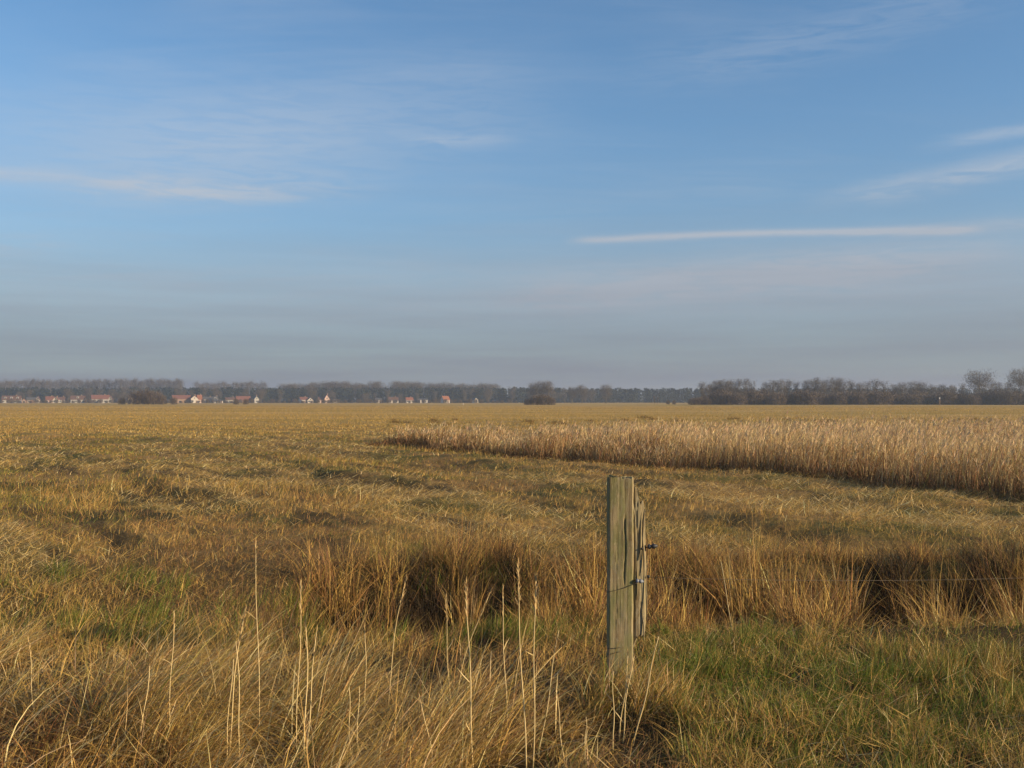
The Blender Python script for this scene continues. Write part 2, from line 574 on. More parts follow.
def build_meadow_grass():
    NT, PER = 62000, 11
    N = NT * PER
    # as many tufts for each doubling of distance, each with its own blades
    td = np.exp(RNG.random(NT) * (math.log(330.0) - math.log(3.3)) + math.log(3.3)); ta = np.radians(RNG.uniform(-38, 38, NT))
    tr = (0.05 + 0.016 * td) * RNG.uniform(0.4, 1.8, NT)
    ttone = RNG.random(NT); tlean = R(80) + RNG.normal(0, 1.0, NT); tsize = RNG.uniform(0.7, 1.4, NT)
    rr = np.repeat(tr, PER) * np.sqrt(RNG.random(N)); ra = RNG.uniform(0, 2 * math.pi, N)
    x = np.repeat(td * np.sin(ta), PER) + rr * np.cos(ra); y = np.repeat(td * np.cos(ta), PER) + rr * np.sin(ra)
    d = np.hypot(x, y)
    tuft = np.repeat(ttone, PER); tlean = np.repeat(tlean, PER); tsize = np.repeat(tsize, PER)
    keep = ~in_reeds(x, y)
    keep &= RNG.random(N) > 0.72 * sstep(ditch_amount(x, y), 0.25, 0.7)
    rows = row_noise(x, y, 0.55, 0.09, 41)
    hole = sstep(fbm(x * 1.3, y * 1.3, 62, 3), 0.55, 0.66) * sstep(d, 8.5, 7.0) * sstep(x, 0.9, 0.3)
    keep &= RNG.random(N) > 0.93 * hole
    bare = bare_amount(x, y)
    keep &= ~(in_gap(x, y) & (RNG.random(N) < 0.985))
    keep &= RNG.random(N) > 0.85 * bare
    keep &= RNG.random(N) > 0.45 * sstep(np.hypot(x, y), 9, 5)
    x, y, d, rows, tuft, tlean, tsize = x[keep], y[keep], d[keep], rows[keep], tuft[keep], tlean[keep], tsize[keep]
    n = len(x)
    near_left = sstep(x, 0.7, 0.1) * sstep(y, 7.4, 6.6)
    near_right = sstep(x, 0.5, 1.2) * sstep(y, 7.4, 6.6)
    hmap = 0.045 + 0.03 * tuft + 0.05 * fbm(x * 0.5, y * 0.5, 63, 3)
    hmap += 0.04 * near_left - 0.015 * near_right
    hmap += 0.10 * sstep(fbm(x * 0.25, y * 0.35, 65, 3), 0.56, 0.70) * sstep(d, 8.5, 11) * sstep(d, 70, 30)
    hmap *= 1.0 - 0.25 * sstep(d, 50, 140)
    L = hmap * tsize * RNG.uniform(0.6, 1.3, n)
    W = np.maximum(0.0032 + 0.0022 * RNG.random(n), 0.00040 * d * RNG.uniform(0.6, 1.6, n))
    flat = (RNG.random(n) < 0.30 + 0.60 * sstep(rows, 0.46, 0.58) * sstep(d, 8.5, 10.5)) & (d < 45)
    lean = tlean + RNG.normal(0, 0.5, n)
    lean = np.where(RNG.random(n) < 0.4, RNG.uniform(0, 2 * math.pi, n), lean)
    th0 = np.abs(RNG.normal(R(16), R(13), n)); th1 = RNG.uniform(R(5), R(60), n)
    th0 = np.where(flat, RNG.uniform(R(58), R(84), n), th0); th1 = np.where(flat, RNG.uniform(R(-5), R(18), n), th1)
    L = np.where(flat, np.maximum(L, 0.14) * 1.25, L)
    z = terrain(x, y) - 0.01 + np.where(flat, 0.02 + 0.05 * RNG.random(n), 0)
    tone = np.exp(0.35 * (tuft - 0.5) * sstep(d, 120, 40))[:, None]
    mw = meadow_weights(x, y)
    mean = (mw / mw.sum(1, keepdims=True)) @ np.array(PAL)
    smooth_far = (0.72 * sstep(d, 30, 90))[:, None]
    col = tone * jitter((1 - smooth_far) * pick(mw * np.where(flat[:, None], [1.6, 1.0, 0.2, 0.05, 0.6, 1.5, 0.5], 1.0), PAL) + smooth_far * mean, 0.22 * (1 - 0.6 * smooth_far), 0.03)
    face = RNG.uniform(0, math.pi, n)
    nearm = d < 16
    for name, sel, seg in (('near_grass', nearm, 3), ('meadow_grass', ~nearm, 2)):
        B = Blades(seg)
        B.add(x[sel], y[sel], z[sel], L[sel], W[sel], lean[sel], th0[sel], th1[sel], face[sel], col[sel])
        tag(B.build(name, GRASS), 'mown straw and olive grass covering the meadow' if seg == 2 else 'short mixed grass around the fence and ditch', 'grass', kind='stuff')


def tuft_cloud(B, cx, cy, rad, n, Lm, Ls, wid, lean_az, lean_sd, th0m, th0s, th1m, th1s, cols, wts, zoff=0.0):
    r = rad * np.sqrt(RNG.random(n)); a = RNG.uniform(0, 2 * math.pi, n)
    x = cx + r * np.cos(a); y = cy + r * np.sin(a)
    L = np.maximum(0.08, RNG.normal(Lm, Ls, n))
    out = np.arctan2(x - cx, y - cy)
    lz = lean_az + RNG.normal(0, lean_sd, n)
    lz = np.where(RNG.random(n) < 0.2, out, lz)
    th0 = np.abs(RNG.normal(th0m, th0s, n)); th1 = RNG.normal(th1m, th1s, n)
    col = jitter(pick(np.tile(np.array(wts, float), (n, 1)), cols), 0.2)
    B.add(x, y, terrain(x, y) - 0.015 + zoff, L, wid * RNG.uniform(0.6, 1.4, n), lz, th0, th1, RNG.uniform(0, math.pi, n), col)


def build_straw():
    """the long bleached grass combed over to the right in the left foreground"""
    B = Blades(6)
    n = 0
    tries = 0
    while n < 260 and tries < 9000:
        tries += 1
        d = random.uniform(3.6, 7.3); a = R(random.uniform(-36, 10))
        x = d * math.sin(a); y = d * math.cos(a)
        if x > 0.85: continue
        back = 5.35 + 1.9 * float(sstep(x, -1.3, -2.4)) + 0.5 * (float(fbm(np.array([x * 1.3]), np.array([2.0]), 70, 2)[0]) - 0.5)
        if y > back: continue
        dens = float(fbm(np.array([x * 1.2]), np.array([y * 1.5]), 71, 3)[0])
        if dens < 0.47: continue
        n += 1
        big = 0.75 + 0.55 * (dens - 0.44) / 0.25
        if x > 0.15: big *= 0.62
        if y > 6.0: big *= 0.85
        ln_ = random.uniform(0.24, 0.44) * big
        az = R(78) + 1.5 * (float(fbm(np.array([x * 0.6]), np.array([y * 0.6]), 73, 2)[0]) - 0.5)
        corner = float(sstep(x, -1.85, -2.1) * sstep(y, 5.1, 4.8))
        ln_ *= 1 - 0.45 * corner
        brown = float(fbm(np.array([x * 0.5 + 4]), np.array([y * 0.5]), 75, 2)[0])
        w = [1.3, 0.6, 0.2, 0.06, 0.2 + 1.2 * max(0, brown - 0.5) * 4 + 2.5 * corner, 0.9 * (1 - corner), 0.12 + 5 * corner]
        tuft_cloud(B, x, y, random.uniform(0.05, 0.13), random.randint(85, 160), ln_, ln_ * 0.30, 0.0036, az, 0.5,
                   R(random.uniform(16, 58)), R(16), R(random.uniform(45, 105)), R(26), PAL, w)
    for k in range(26):
        x = random.uniform(0.36, 0.86); y = random.uniform(4.95, 5.27) if k < 19 else random.uniform(5.25, 5.6)
        if abs(x - 0.57) < 0.09 and y > 5.2: continue
        tuft_cloud(B, x, y, 0.07, 60, random.uniform(0.16, 0.26), 0.06, 0.0046, R(60), 1.0, R(22), R(14), R(45), R(25), PAL, [1.0, 0.8, 0.7, 0.25, 0.4, 0.5, 0.1])
    n = 900
    d = RNG.uniform(3.7, 6.2, n); a = np.radians(RNG.uniform(-35, 9, n))
    x = d * np.sin(a); y = d * np.cos(a)
    k = (fbm(x * 1.2, y * 1.5, 71, 3) > 0.40) & (y < 5.5 + 1.5 * sstep(x, -1.2, -2.4)) & (x < 0.3)
    x, y = x[k], y[k]; n = len(x)
    B.add(x, y, terrain(x, y) + RNG.uniform(-0.01, 0.10, n), RNG.uniform(0.25, 0.62, n), RNG.uniform(0.0036, 0.0066, n), R(75) + RNG.normal(0, 0.8, n),
          np.abs(RNG.normal(R(38), R(24), n)), RNG.uniform(R(20), R(105), n), RNG.uniform(0, math.pi, n), jitter(pick(np.tile([0.8, 0.3, 0.05, 0.0, 0.1, 1.4, 0.0], (n, 1)), PAL), 0.18))
    tag(B.build('straw_grass', GRASS), 'long bleached grass combed over in the left foreground', 'grass', kind='stuff')


def build_green_turf():
    B = Blades(4)
    for k in range(720):
        d = random.uniform(3.8, 7.0); a = R(random.uniform(6, 38))
        x = d * math.sin(a); y = d * math.cos(a)
        if x < 0.75 or ditch_amount(np.array([x]), np.array([y]))[0] > 0.45: continue
        gr = float(fbm(np.array([x * 1.1]), np.array([y * 1.1]), 81, 3)[0])
        w = [0.9, 0.5, 0.9, 0.6 + 6.5 * max(0, gr - 0.38) * 4, 0.25, 0.3, 0.05]
        ln_ = random.uniform(0.06, 0.13) * (1.35 if gr < 0.42 else 0.85)
        tuft_cloud(B, x, y, random.uniform(0.05, 0.13), random.randint(30, 70), ln_, ln_ * 0.28, 0.004, random.uniform(0, 6.28), 1.0,
                   R(14), R(10), R(30), R(18), PAL, w)
    for k in range(260):             # fresh green blades down in the wet places
        x = random.uniform(-3.6, 0.6); y = random.uniform(6.3, 8.4)
        gr = float(fbm(np.array([x * 0.8]), np.array([y * 0.9]), 83, 3)[0])
        if gr < 0.44: continue
        tuft_cloud(B, x, y, 0.12, 34, 0.17, 0.05, 0.004, R(80), 0.8, R(16), R(10), R(25), R(15), PAL, [0.2, 0.2, 0.9, 2.2, 0.1, 0.05, 0.02])
    for gpx, gpy, rad in ((85, 592, 0.5), (120, 584, 0.4), (250, 640, 0.32), (272, 618, 0.35), (300, 604, 0.4), (372, 618, 0.3), (440, 566, 0.5), (466, 572, 0.4), (330, 640, 0.25), (500, 640, 0.2), (684, 690, 0.16), (760, 655, 0.4), (830, 660, 0.5), (930, 670, 0.5), (800, 705, 0.4)):
        gd = base_d(gpy)
        for k in range(9):
            tuft_cloud(B, px_x(gpx, gd) + random.gauss(0, rad), gd + random.gauss(0, rad * 0.7), 0.11, 42, 0.17, 0.05, 0.0042, R(80), 1.0, R(14), R(10), R(25), R(15), PAL, [0.15, 0.15, 0.8, 2.6, 0.05, 0.05, 0.0])
    tag(B.build('green_turf', GRASS), 'short green turf in the right foreground', 'grass', kind='stuff')


def build_sedge():
    """brown dead sedge along both banks of the ditch"""
    B = Blades(4)
    for k in range(620):
        x = random.uniform(-1.9, 7.5)
        yc = float(ditch_center(x))
        px = 512 + x / yc * F
        gap = any(a < px < b for a, b in GAPS)
        dens = float(fbm(np.array([x * 1.4]), np.array([k * 0.01]), 91, 3)[0])
        if dens < 0.44: continue
        if random.random() < 0.85:
            off = random.uniform(1.35, 1.9) if gap else random.uniform(0.45, 1.7)
        else:
            if gap: continue
            off = random.uniform(-1.5, -1.0)
        ln_ = random.uniform(0.22, 0.52) * (0.6 if off > 1.2 else 1.0)
        az = random.choice([-60, -30, 75, 100])
        tuft_cloud(B, x, yc + off, random.uniform(0.08, 0.2), random.randint(30, 65), ln_, ln_ * 0.36, 0.0052, R(az), 0.9,
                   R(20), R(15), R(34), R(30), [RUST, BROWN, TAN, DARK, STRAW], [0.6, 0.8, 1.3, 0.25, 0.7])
    hollow_shade = np.array([0.042, 0.030, 0.017])
    for a, b in GAPS:                # near-black weeds added in the openings, hollow shade put into their colour
        if b - a < 30: continue
        for k in range(26):
            px = random.uniform(a + 4, b - 4)
            yc = float(ditch_center(px_x(px, 8.6)))
            y = yc + random.uniform(0.35, 1.25)
            tuft_cloud(B, px_x(px, y), y, 0.11, 55, random.uniform(0.22, 0.40), 0.09, 0.006, R(-40), 1.4, R(16), R(12), R(35), R(28), [hollow_shade, DARK, BROWN], [2.0, 0.6, 0.12])
    tag(B.build('ditch_sedge', GRASS), 'rusty brown dead sedge along the ditch banks', 'sedge', kind='stuff')


def build_reed_bed():
    N = 420000
    x = RNG.uniform(-6.5, 46, N); y = RNG.uniform(9, 58, N)
    d = np.hypot(x, y)
    k = in_reeds(x, y) & (np.degrees(np.arctan2(x, y)) < 39)
    f = reed_front(x, y)
    k &= RNG.random(N) < np.clip(1.3 - 0.055 * f, 0.16, 1.0)
    x, y, d, f = x[k], y[k], d[k], f[k]
    n = len(x)
    clump = fbm(x * 0.9, y * 0.9, 95, 3)
    size = 0.50 + 0.30 * sstep(x, -4, 8) + 0.55 * (clump - 0.5) + 0.30 * (fbm(x * 0.25, y * 0.25, 96, 2) - 0.5)
    size *= sstep(f, -0.1, 0.9) * 0.35 + 0.65
    L = size * RNG.uniform(0.72, 1.18, n)
    W = np.maximum(0.007, 0.00040 * d) * RNG.uniform(0.7, 1.5, n)
    tone = fbm(x * 0.5, y * 0.5, 97, 3)
    fr = sstep(f, 2.6, 0.3)
    w = np.stack([0.8 - 0.6 * fr, 1.2 + 0 * x, 0.12 + 0 * x, 0.7 * sstep(tone, 0.4, 0.65) + 0.15 + 0.8 * fr, (0.35 + 0.6 * sstep(tone, 0.62, 0.42)) * (1 - 0.9 * fr)], -1)
    col = jitter(pick(w, [RBEIGE, RTAN, OLIVE, RUST, PALE]), 0.2)
    B = Blades(3)
    B.add(x, y, terrain(x, y) - 0.02, L, W, R(80) + RNG.normal(0, 1.3, n), np.abs(RNG.normal(R(7), R(9), n)), RNG.uniform(R(0), R(34), n), RNG.uniform(0, math.pi, n), col, 0.45)
    # bent leaves half-way up
    # dead undergrowth added in front, coloured dark to paint the bed's shadow band
    U = 230000
    ux = RNG.uniform(-6, 20, U); uy = RNG.uniform(9, 40, U)
    uf = reed_front(ux, uy)
    uk = (uf > -0.35) & (uf < 1.8) & (np.degrees(np.arctan2(ux, uy)) < 38) & (uy < np.interp(ux, BACKX, BACKY))
    ux, uy = ux[uk], uy[uk]; m = len(ux)
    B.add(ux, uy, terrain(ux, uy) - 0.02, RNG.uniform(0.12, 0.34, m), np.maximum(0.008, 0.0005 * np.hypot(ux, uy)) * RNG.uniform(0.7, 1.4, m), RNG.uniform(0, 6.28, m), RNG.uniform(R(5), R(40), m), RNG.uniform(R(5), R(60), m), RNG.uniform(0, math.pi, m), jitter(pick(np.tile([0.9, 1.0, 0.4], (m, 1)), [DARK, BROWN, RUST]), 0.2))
    # feathery plumes
    q = RNG.random(n) < 0.22
    m = int(q.sum())
    for rpt in range(2):
        B.add(x[q], y[q], terrain(x[q], y[q]) + L[q] * RNG.uniform(0.80, 1.0, m), RNG.uniform(0.10, 0.2, m), W[q] * 1.5, R(90) + RNG.normal(0, 1.2, m), RNG.uniform(R(5), R(50), m), RNG.uniform(R(10), R(60), m), RNG.uniform(0, math.pi, m), jitter(np.tile(PLUME, (m, 1)), 0.15))
    q = RNG.random(n) < 0.55
    m = int(q.sum())
    B.add(x[q], y[q], terrain(x[q], y[q]) + L[q] * RNG.uniform(0.15, 0.6, m), L[q] * 0.42, W[q] * 1.1, RNG.uniform(0, 6.28, m), RNG.uniform(R(15), R(45), m), RNG.uniform(R(20), R(80), m), RNG.uniform(0, math.pi, m), jitter(pick(w[q], [RBEIGE, RTAN, OLIVE, RUST, PALE]), 0.2))
    tag(B.build('reed_bed', REED), 'tall unmown bed of tan reeds in the middle distance', 'reeds', kind='stuff')


build_meadow_grass()
build_straw()
build_green_turf()
build_sedge()
build_reed_bed()

# ------------------------------------------------------------------ clumps that stand out

def clump_mesh(kind):
    B = Blades(5)
    global terrain
    keep_t = terrain
    terrain = lambda x, y: np.zeros_like(np.asarray(x, float))
    if kind == 'reed':
        tuft_cloud(B, 0, 0, 0.19, 210, 0.58, 0.16, 0.0070, R(-55), 1.2, R(8), R(7), R(22), R(22), [RUST, BROWN, TAN, STRAW, PALE], [0.55, 0.6, 1.3, 0.8, 0.4])
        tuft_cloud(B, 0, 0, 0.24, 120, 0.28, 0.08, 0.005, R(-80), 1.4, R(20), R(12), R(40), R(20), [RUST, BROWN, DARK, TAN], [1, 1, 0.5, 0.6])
    elif kind == 'rush':
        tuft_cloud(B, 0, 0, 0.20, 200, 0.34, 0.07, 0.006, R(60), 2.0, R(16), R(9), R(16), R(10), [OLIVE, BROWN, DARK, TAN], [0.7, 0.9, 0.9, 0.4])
    terrain = keep_t
    return B


def build_clumps():
    proto = []
    for k in range(4):
        o = clump_mesh('reed').build('reed_clump', GRASS)
        proto.append(o)
    # (pixel column, ditch offset, size, label)
    spots = [
        (468, 0.75, 0.75, 'low brown reed clump behind the thin stalks, left of the post'),
        (548, 0.55, 0.95, 'dense russet reed clump just left of the fence post'),
        (586, 0.80, 1.05, 'upright reed clump touching the left edge of the fence post'),
        (664, 0.70, 1.0, 'russet reed clump just right of the fence post'),
        (697, 0.45, 0.8, 'low sprawling reed clump second to the right of the post'),
        (742, 0.75, 1.22, 'tall pale reed clump right of the post, its stems fanned'),
        (782, 0.60, 1.12, 'leaning reed clump beside the tall fanned one'),
        (822, 0.45, 0.95, 'brown reed clump between the fanned clump and the dark hollow'),
        (842, 0.75, 1.0, 'slanting reed clump on the left rim of the dark hollow'),
        (944, 0.45, 1.1, 'broad brown reed clump between the two dark hollows'),
        (948, -0.2, 0.9, 'near reed clump shading the right side of the larger dark hollow'),
        (1030, -0.2, 1.05, 'near reed clump at the right edge shading the last dark hollow'),
        (530, -0.1, 0.8, 'low reed clump right of the dark ditch opening, behind the paired stalks'),
        (452, 0.0, 0.75, 'low reed clump between the two dark ditch openings left of the post'),
        (1026, 0.35, 1.2, 'reed clump at the right edge beside the last dark hollow'),
    ]
    used = set()
    for i, (px, off, s, lab) in enumerate(spots):
        d = float(ditch_center(px_x(px, 8.2))) + off
        x = px_x(px, d)
        k = i % 4
        o = proto[k] if k not in used else proto[k].copy()
        if k in used: COL.objects.link(o)
        used.add(k)
        o.location = (x, d, float(terrain(np.array([x]), np.array([d]))[0]))
        o.rotation_euler = (0, 0, R(-12 + 9 * ((i * 7) % 5)))
        o.scale = (s, s, s * random.uniform(0.9, 1.08))
        tag(o, lab, 'reed clump', 'brown reed clumps along the ditch')
    # dark rush tufts far out in the meadow, single dots to the eye
    r0 = clump_mesh('rush').build('rush_tuft', GRASS)
    first = True
    for k in range(46):
        py = random.choice([random.gauss(421, 1.6), random.gauss(424, 1.2), random.gauss(422, 2.0)])
        px = random.uniform(360, 1010) if py > 418 else random.uniform(560, 1030)
        d = base_d(py)
        x = px_x(px, d)
        if in_reeds(np.array([x]), np.array([d]))[0]: continue
        o = r0 if first else r0.copy()
        if not first: COL.objects.link(o)
        first = False
        s = random.uniform(0.9, 1.7) * (1 + d / 220)
        o.location = (x, d, float(terrain(np.array([x]), np.array([d]))[0]) - 0.02)
        o.scale = (s * random.uniform(0.8, 1.6), s * 1.0, s * 0.42)
        o.rotation_euler = (0, 0, 0)
        tag(o, 'small dark rush tuft dotting the far meadow', 'rush tuft', 'dark rush tufts in the far meadow')


build_clumps()

# ------------------------------------------------------------------ tall dry stalks

STALK = simple_mat('dry_stalk', (0.60, 0.46, 0.22), 0.6, 0.2, 8.0)
HEAD = simple_mat('seed_head', (0.42, 0.29, 0.13), 0.9, 0.25, 30.0)


def tube(bm, pts, rads, sides=6):
    rings = []
    for i, p in enumerate(pts):
        p = Vector(p)
        a = Vector(pts[max(0, i - 1)]); b = Vector(pts[min(len(pts) - 1, i + 1)])
        t = (b - a).normalized()
        u = t.cross(Vector((0.31, 0.95, 0.07))).normalized(); v = t.cross(u)
        rings.append([bm.verts.new(p + (u * math.cos(2 * math.pi * k / sides) + v * math.sin(2 * math.pi * k / sides)) * rads[i]) for k in range(sides)])
    for r0, r1 in zip(rings[:-1], rings[1:]):
        for k in range(sides):
            bm.faces.new((r0[k], r0[(k + 1) % sides], r1[(k + 1) % sides], r1[k]))
    bm.faces.new(rings[0][::-1]); bm.faces.new(rings[-1])


def mesh_from(bm, name, smooth=True):
    me = bpy.data.meshes.new(name)
    bm.normal_update()
    bm.to_mesh(me); bm.free()
    if smooth:
        me.polygons.foreach_set('use_smooth', np.ones(len(me.polygons), bool))
    return me


def ribbon(bm, p, q, w, up=Vector((0, 0, 1))):
    p = Vector(p); q = Vector(q)
    s = (q - p).cross(Vector((random.uniform(-1, 1), random.uniform(-1, 1), random.uniform(-1, 1)))).normalized() * w * 0.5
    m = p.lerp(q, 0.5) + s.cross(q - p).normalized() * (q - p).length * 0.06
    a, b, c, d, e = [bm.verts.new(v) for v in (p + s * 0.7, p - s * 0.7, m - s, m + s, q)]
    bm.faces.new((a, b, c, d)); bm.faces.new((d, c, e))


def stalk(topx, topy, basex, d, label, head=0, rad=0.0026, group=None, bend=0.0):
    """a stalk whose root stands at distance d under column basex and whose tip shows at (topx, topy)"""
    bx = px_x(basex, d)
    bz = float(terrain(np.array([bx]), np.array([d]))[0])
    tip = Vector((px_x(topx, d), d + random.uniform(-0.08, 0.08), px_z(topy, d)))
    root = Vector((bx, d, bz - 0.02))
    pts = []
    for k in range(9):
        t = k / 8
        p = root.lerp(tip, t)
        sag = math.sin(math.pi * t) * bend
        p.x += sag + 0.004 * math.sin(9 * t + basex); p.y += 0.004 * math.cos(7 * t + topx)
        pts.append(p - root)
    bm = bmesh.new()
    tube(bm, pts, [rad * (1.15 - 0.6 * k / 8) for k in range(9)], 5)
    for k in (2, 4, 5):             # a dry leaf at some of the joints
        if random.random() < 0.4:
            q = pts[k]; az = random.uniform(0, 6.28)
            ribbon(bm, q, q + Vector((math.cos(az) * 0.07, math.sin(az) * 0.05, random.uniform(0.03, 0.09))), 0.0035)
    o = link('dry_stalk', mesh_from(bm, 'dry_stalk'), STALK)
    o.location = root
    tag(o, label, 'dry stalk', group or 'tall dry stalks in the foreground')
    if head:
        bm = bmesh.new()
        a = pts[-3]; b = pts[-1]
        ax = (b - a).normalized()
        for k in range(int(34 * head)):
            t = random.random()
            p = a.lerp(b, 0.25 + 0.8 * t)
            az = random.uniform(0, 6.28)
            dr = Vector((math.cos(az), math.sin(az), 0)) * random.uniform(0.006, 0.020) * (1.1 - 0.6 * t) * head + ax * random.uniform(0.015, 0.045)
            ribbon(bm, p, p + dr, 0.004)
        link('seed_head', mesh_from(bm, 'seed_head'), HEAD, o)
    return o


def build_stalks():
    S = [
        (252, 545, 262, 4.75, 'tallest thin stalk in the left foreground, standing alone above the grass', 0.7, 0.0024, 0.0),
        (246, 612, 231, 4.5, 'leaning stalk in the left trio, its tip bent to the right', 0.8, 0.003, -0.015),
        (238, 640, 240, 4.45, 'straight middle stalk in the left trio', 0, 0.003, 0.01),
        (232, 660, 226, 4.4, 'shortest stalk in the left trio', 0, 0.0026, 0.0),
        (302, 580, 297, 4.5, 'slender stalk standing highest in the middle-left bundle', 0.6, 0.0024, 0.0),
        (308, 624, 303, 4.45, 'thick pale stalk in the middle-left bundle', 0.5, 0.0036, 0.01),
        (316, 632, 306, 4.5, 'stalk in the middle-left bundle that leans right', 0.4, 0.0032, 0.0),
        (336, 640, 312, 4.6, 'most slanted stalk on the right of the middle-left bundle', 0.5, 0.0025, -0.02),
        (171, 612, 170, 4.5, 'lone upright stalk between the far left grass and the trio', 0.5, 0.0022, 0.0),
        (147, 668, 139, 4.42, 'pale short stalk rising from the bottom left grass', 0, 0.003, 0.0),
        (367, 628, 366, 4.9, 'stalk with a hooked tip among the leaning grass', 0.5, 0.0028, 0.0),
        (404, 582, 388, 5.0, 'long stalk with a drooping plume leaning right', 0.9, 0.0024, -0.02),
        (352, 682, 352, 4.5, 'short bleached stalk beside its twin left of the centre', 0, 0.003, 0.0),
        (357, 690, 358, 4.48, 'short bleached stalk, the right one of the twins left of the centre', 0, 0.003, 0.0),
        (446, 596, 452, 5.0, 'forked thin stalk in front of the dark ditch', 0.7, 0.0022, 0.0),
        (466, 588, 474, 4.55, 'stout stalk with a narrow plume left of the paired stalks', 1.0, 0.0034, 0.0),
        (489, 592, 452, 5.1, 'stalk slanting strongly to the right before the ditch', 0.6, 0.0026, -0.03),
        (502, 592, 508, 4.9, 'short stalk with a bent head beside the paired stalks', 0.6, 0.0026, 0.0),
        (517, 566, 527, 4.5, 'tall plumed stalk, the left of the pair left of the post', 1.1, 0.0032, 0.0),
        (535, 575, 533, 4.52, 'tall plumed stalk, the right of the pair left of the post', 1.1, 0.003, 0.0),
        (559, 632, 538, 4.75, 'stalk crossing behind the pair and leaning toward the post', 0.6, 0.0028, 0.0),
        (556, 690, 566, 4.5, 'pale bare stalk short of the post on its left', 0, 0.0028, 0.0),
        (586, 716, 585, 4.5, 'shortest bare stalk left of the post foot', 0, 0.0024, 0.0),
        (612, 668, 613, 4.7, 'upright stalk in front of the left edge of the post foot', 0, 0.003, 0.0),
        (627, 652, 618, 4.8, 'stalk slanting across the front of the post foot', 0.3, 0.003, 0.0),
        (634, 655, 622, 4.75, 'stalk along the right edge of the post foot', 0.3, 0.0032, -0.01),
        (659, 637, 632, 4.7, 'long stalk leaning away to the right of the post foot', 0, 0.003, 0.0),
        (418, 700, 432, 4.45, 'bent grass stalk leaning left in the bottom middle', 0.3, 0.0026, 0.02),
        (33, 640, 38, 4.8, 'faint slender stalk near the left edge of the foreground', 0.5, 0.0022, 0.0),
        (721, 562, 741, 8.3, 'pale broken stalk leaning left out of the tall reed clump', 0, 0.004, 0.0),
    ]
    for tx, ty, bx, d, lab, hd, rd, bend in S:
        stalk(tx, ty, bx, d, lab, hd, rd, None, bend)


build_stalks()

# ------------------------------------------------------------------ fence post

def wood_mat(name, grey=0.0):
    m, g, out = new_mat(name)
    b = g.node('ShaderNodeBsdfPrincipled')
    b.inputs['Roughness'].default_value = 0.9
    b.inputs['Specular IOR Level'].default_value = 0.15
    tc = g.node('ShaderNodeTexCoord')
    P = tc.outputs['Object']
    streaky = g.noise(g.scaled(P, 55, 55, 1.3), 1.0, 9, 0.75, 0.5)
    check = g.noise(g.scaled(P, 240, 240, 3.5), 1.0, 5, 0.6, 0.6)
    fleck = g.noise(g.scaled(P, 260, 260, 26), 1.0, 3, 0.6)
    blot = g.noise(g.scaled(P, 14, 14, 4.5), 1.0, 6, 0.65)
    blot2 = g.noise(g.scaled(P, 30, 30, 9.0), 1.0, 6, 0.7, 0.8)
    lich = g.noise(P, 120.0, 4, 0.7)
    c = g.mix(g.smooth(streaky, 0.34, 0.64), (0.125, 0.092, 0.052, 1), (0.36, 0.29, 0.165, 1))
    c = g.mix(g.m('MULTIPLY', g.smooth(blot2, 0.46, 0.62), 0.55), c, (0.245, 0.225, 0.165, 1))
    c = g.mix(g.m('MULTIPLY', g.smooth(blot, 0.40, 0.60), 0.75 - grey * 0.55), c, (0.165, 0.165, 0.062, 1))
    c = g.mix(g.m('MULTIPLY', g.smooth(fleck, 0.60, 0.70), 0.55), c, (0.46, 0.40, 0.27, 1))
    c = g.mix(g.m('MULTIPLY', g.smooth(lich, 0.64, 0.72), 0.5), c, (0.40, 0.42, 0.31, 1))
    deep = g.smooth(check, 0.585, 0.66)
    c = g.mix(g.m('MULTIPLY', deep, 0.75), c, (0.045, 0.033, 0.020, 1))
    g.l.new(c, b.inputs['Base Color'])
    bp = g.node('ShaderNodeBump')
    bp.inputs['Distance'].default_value = 0.0016
    hgt = g.m('SUBTRACT', g.m('ADD', g.m('MULTIPLY', streaky, 0.5), g.m('MULTIPLY', fleck, 0.4)), deep)
    g.l.new(hgt, bp.inputs['Height'])
    g.l.new(bp.outputs[0], b.inputs['Normal'])
    g.l.new(b.outputs[0], out.inputs['Surface'])
    return m


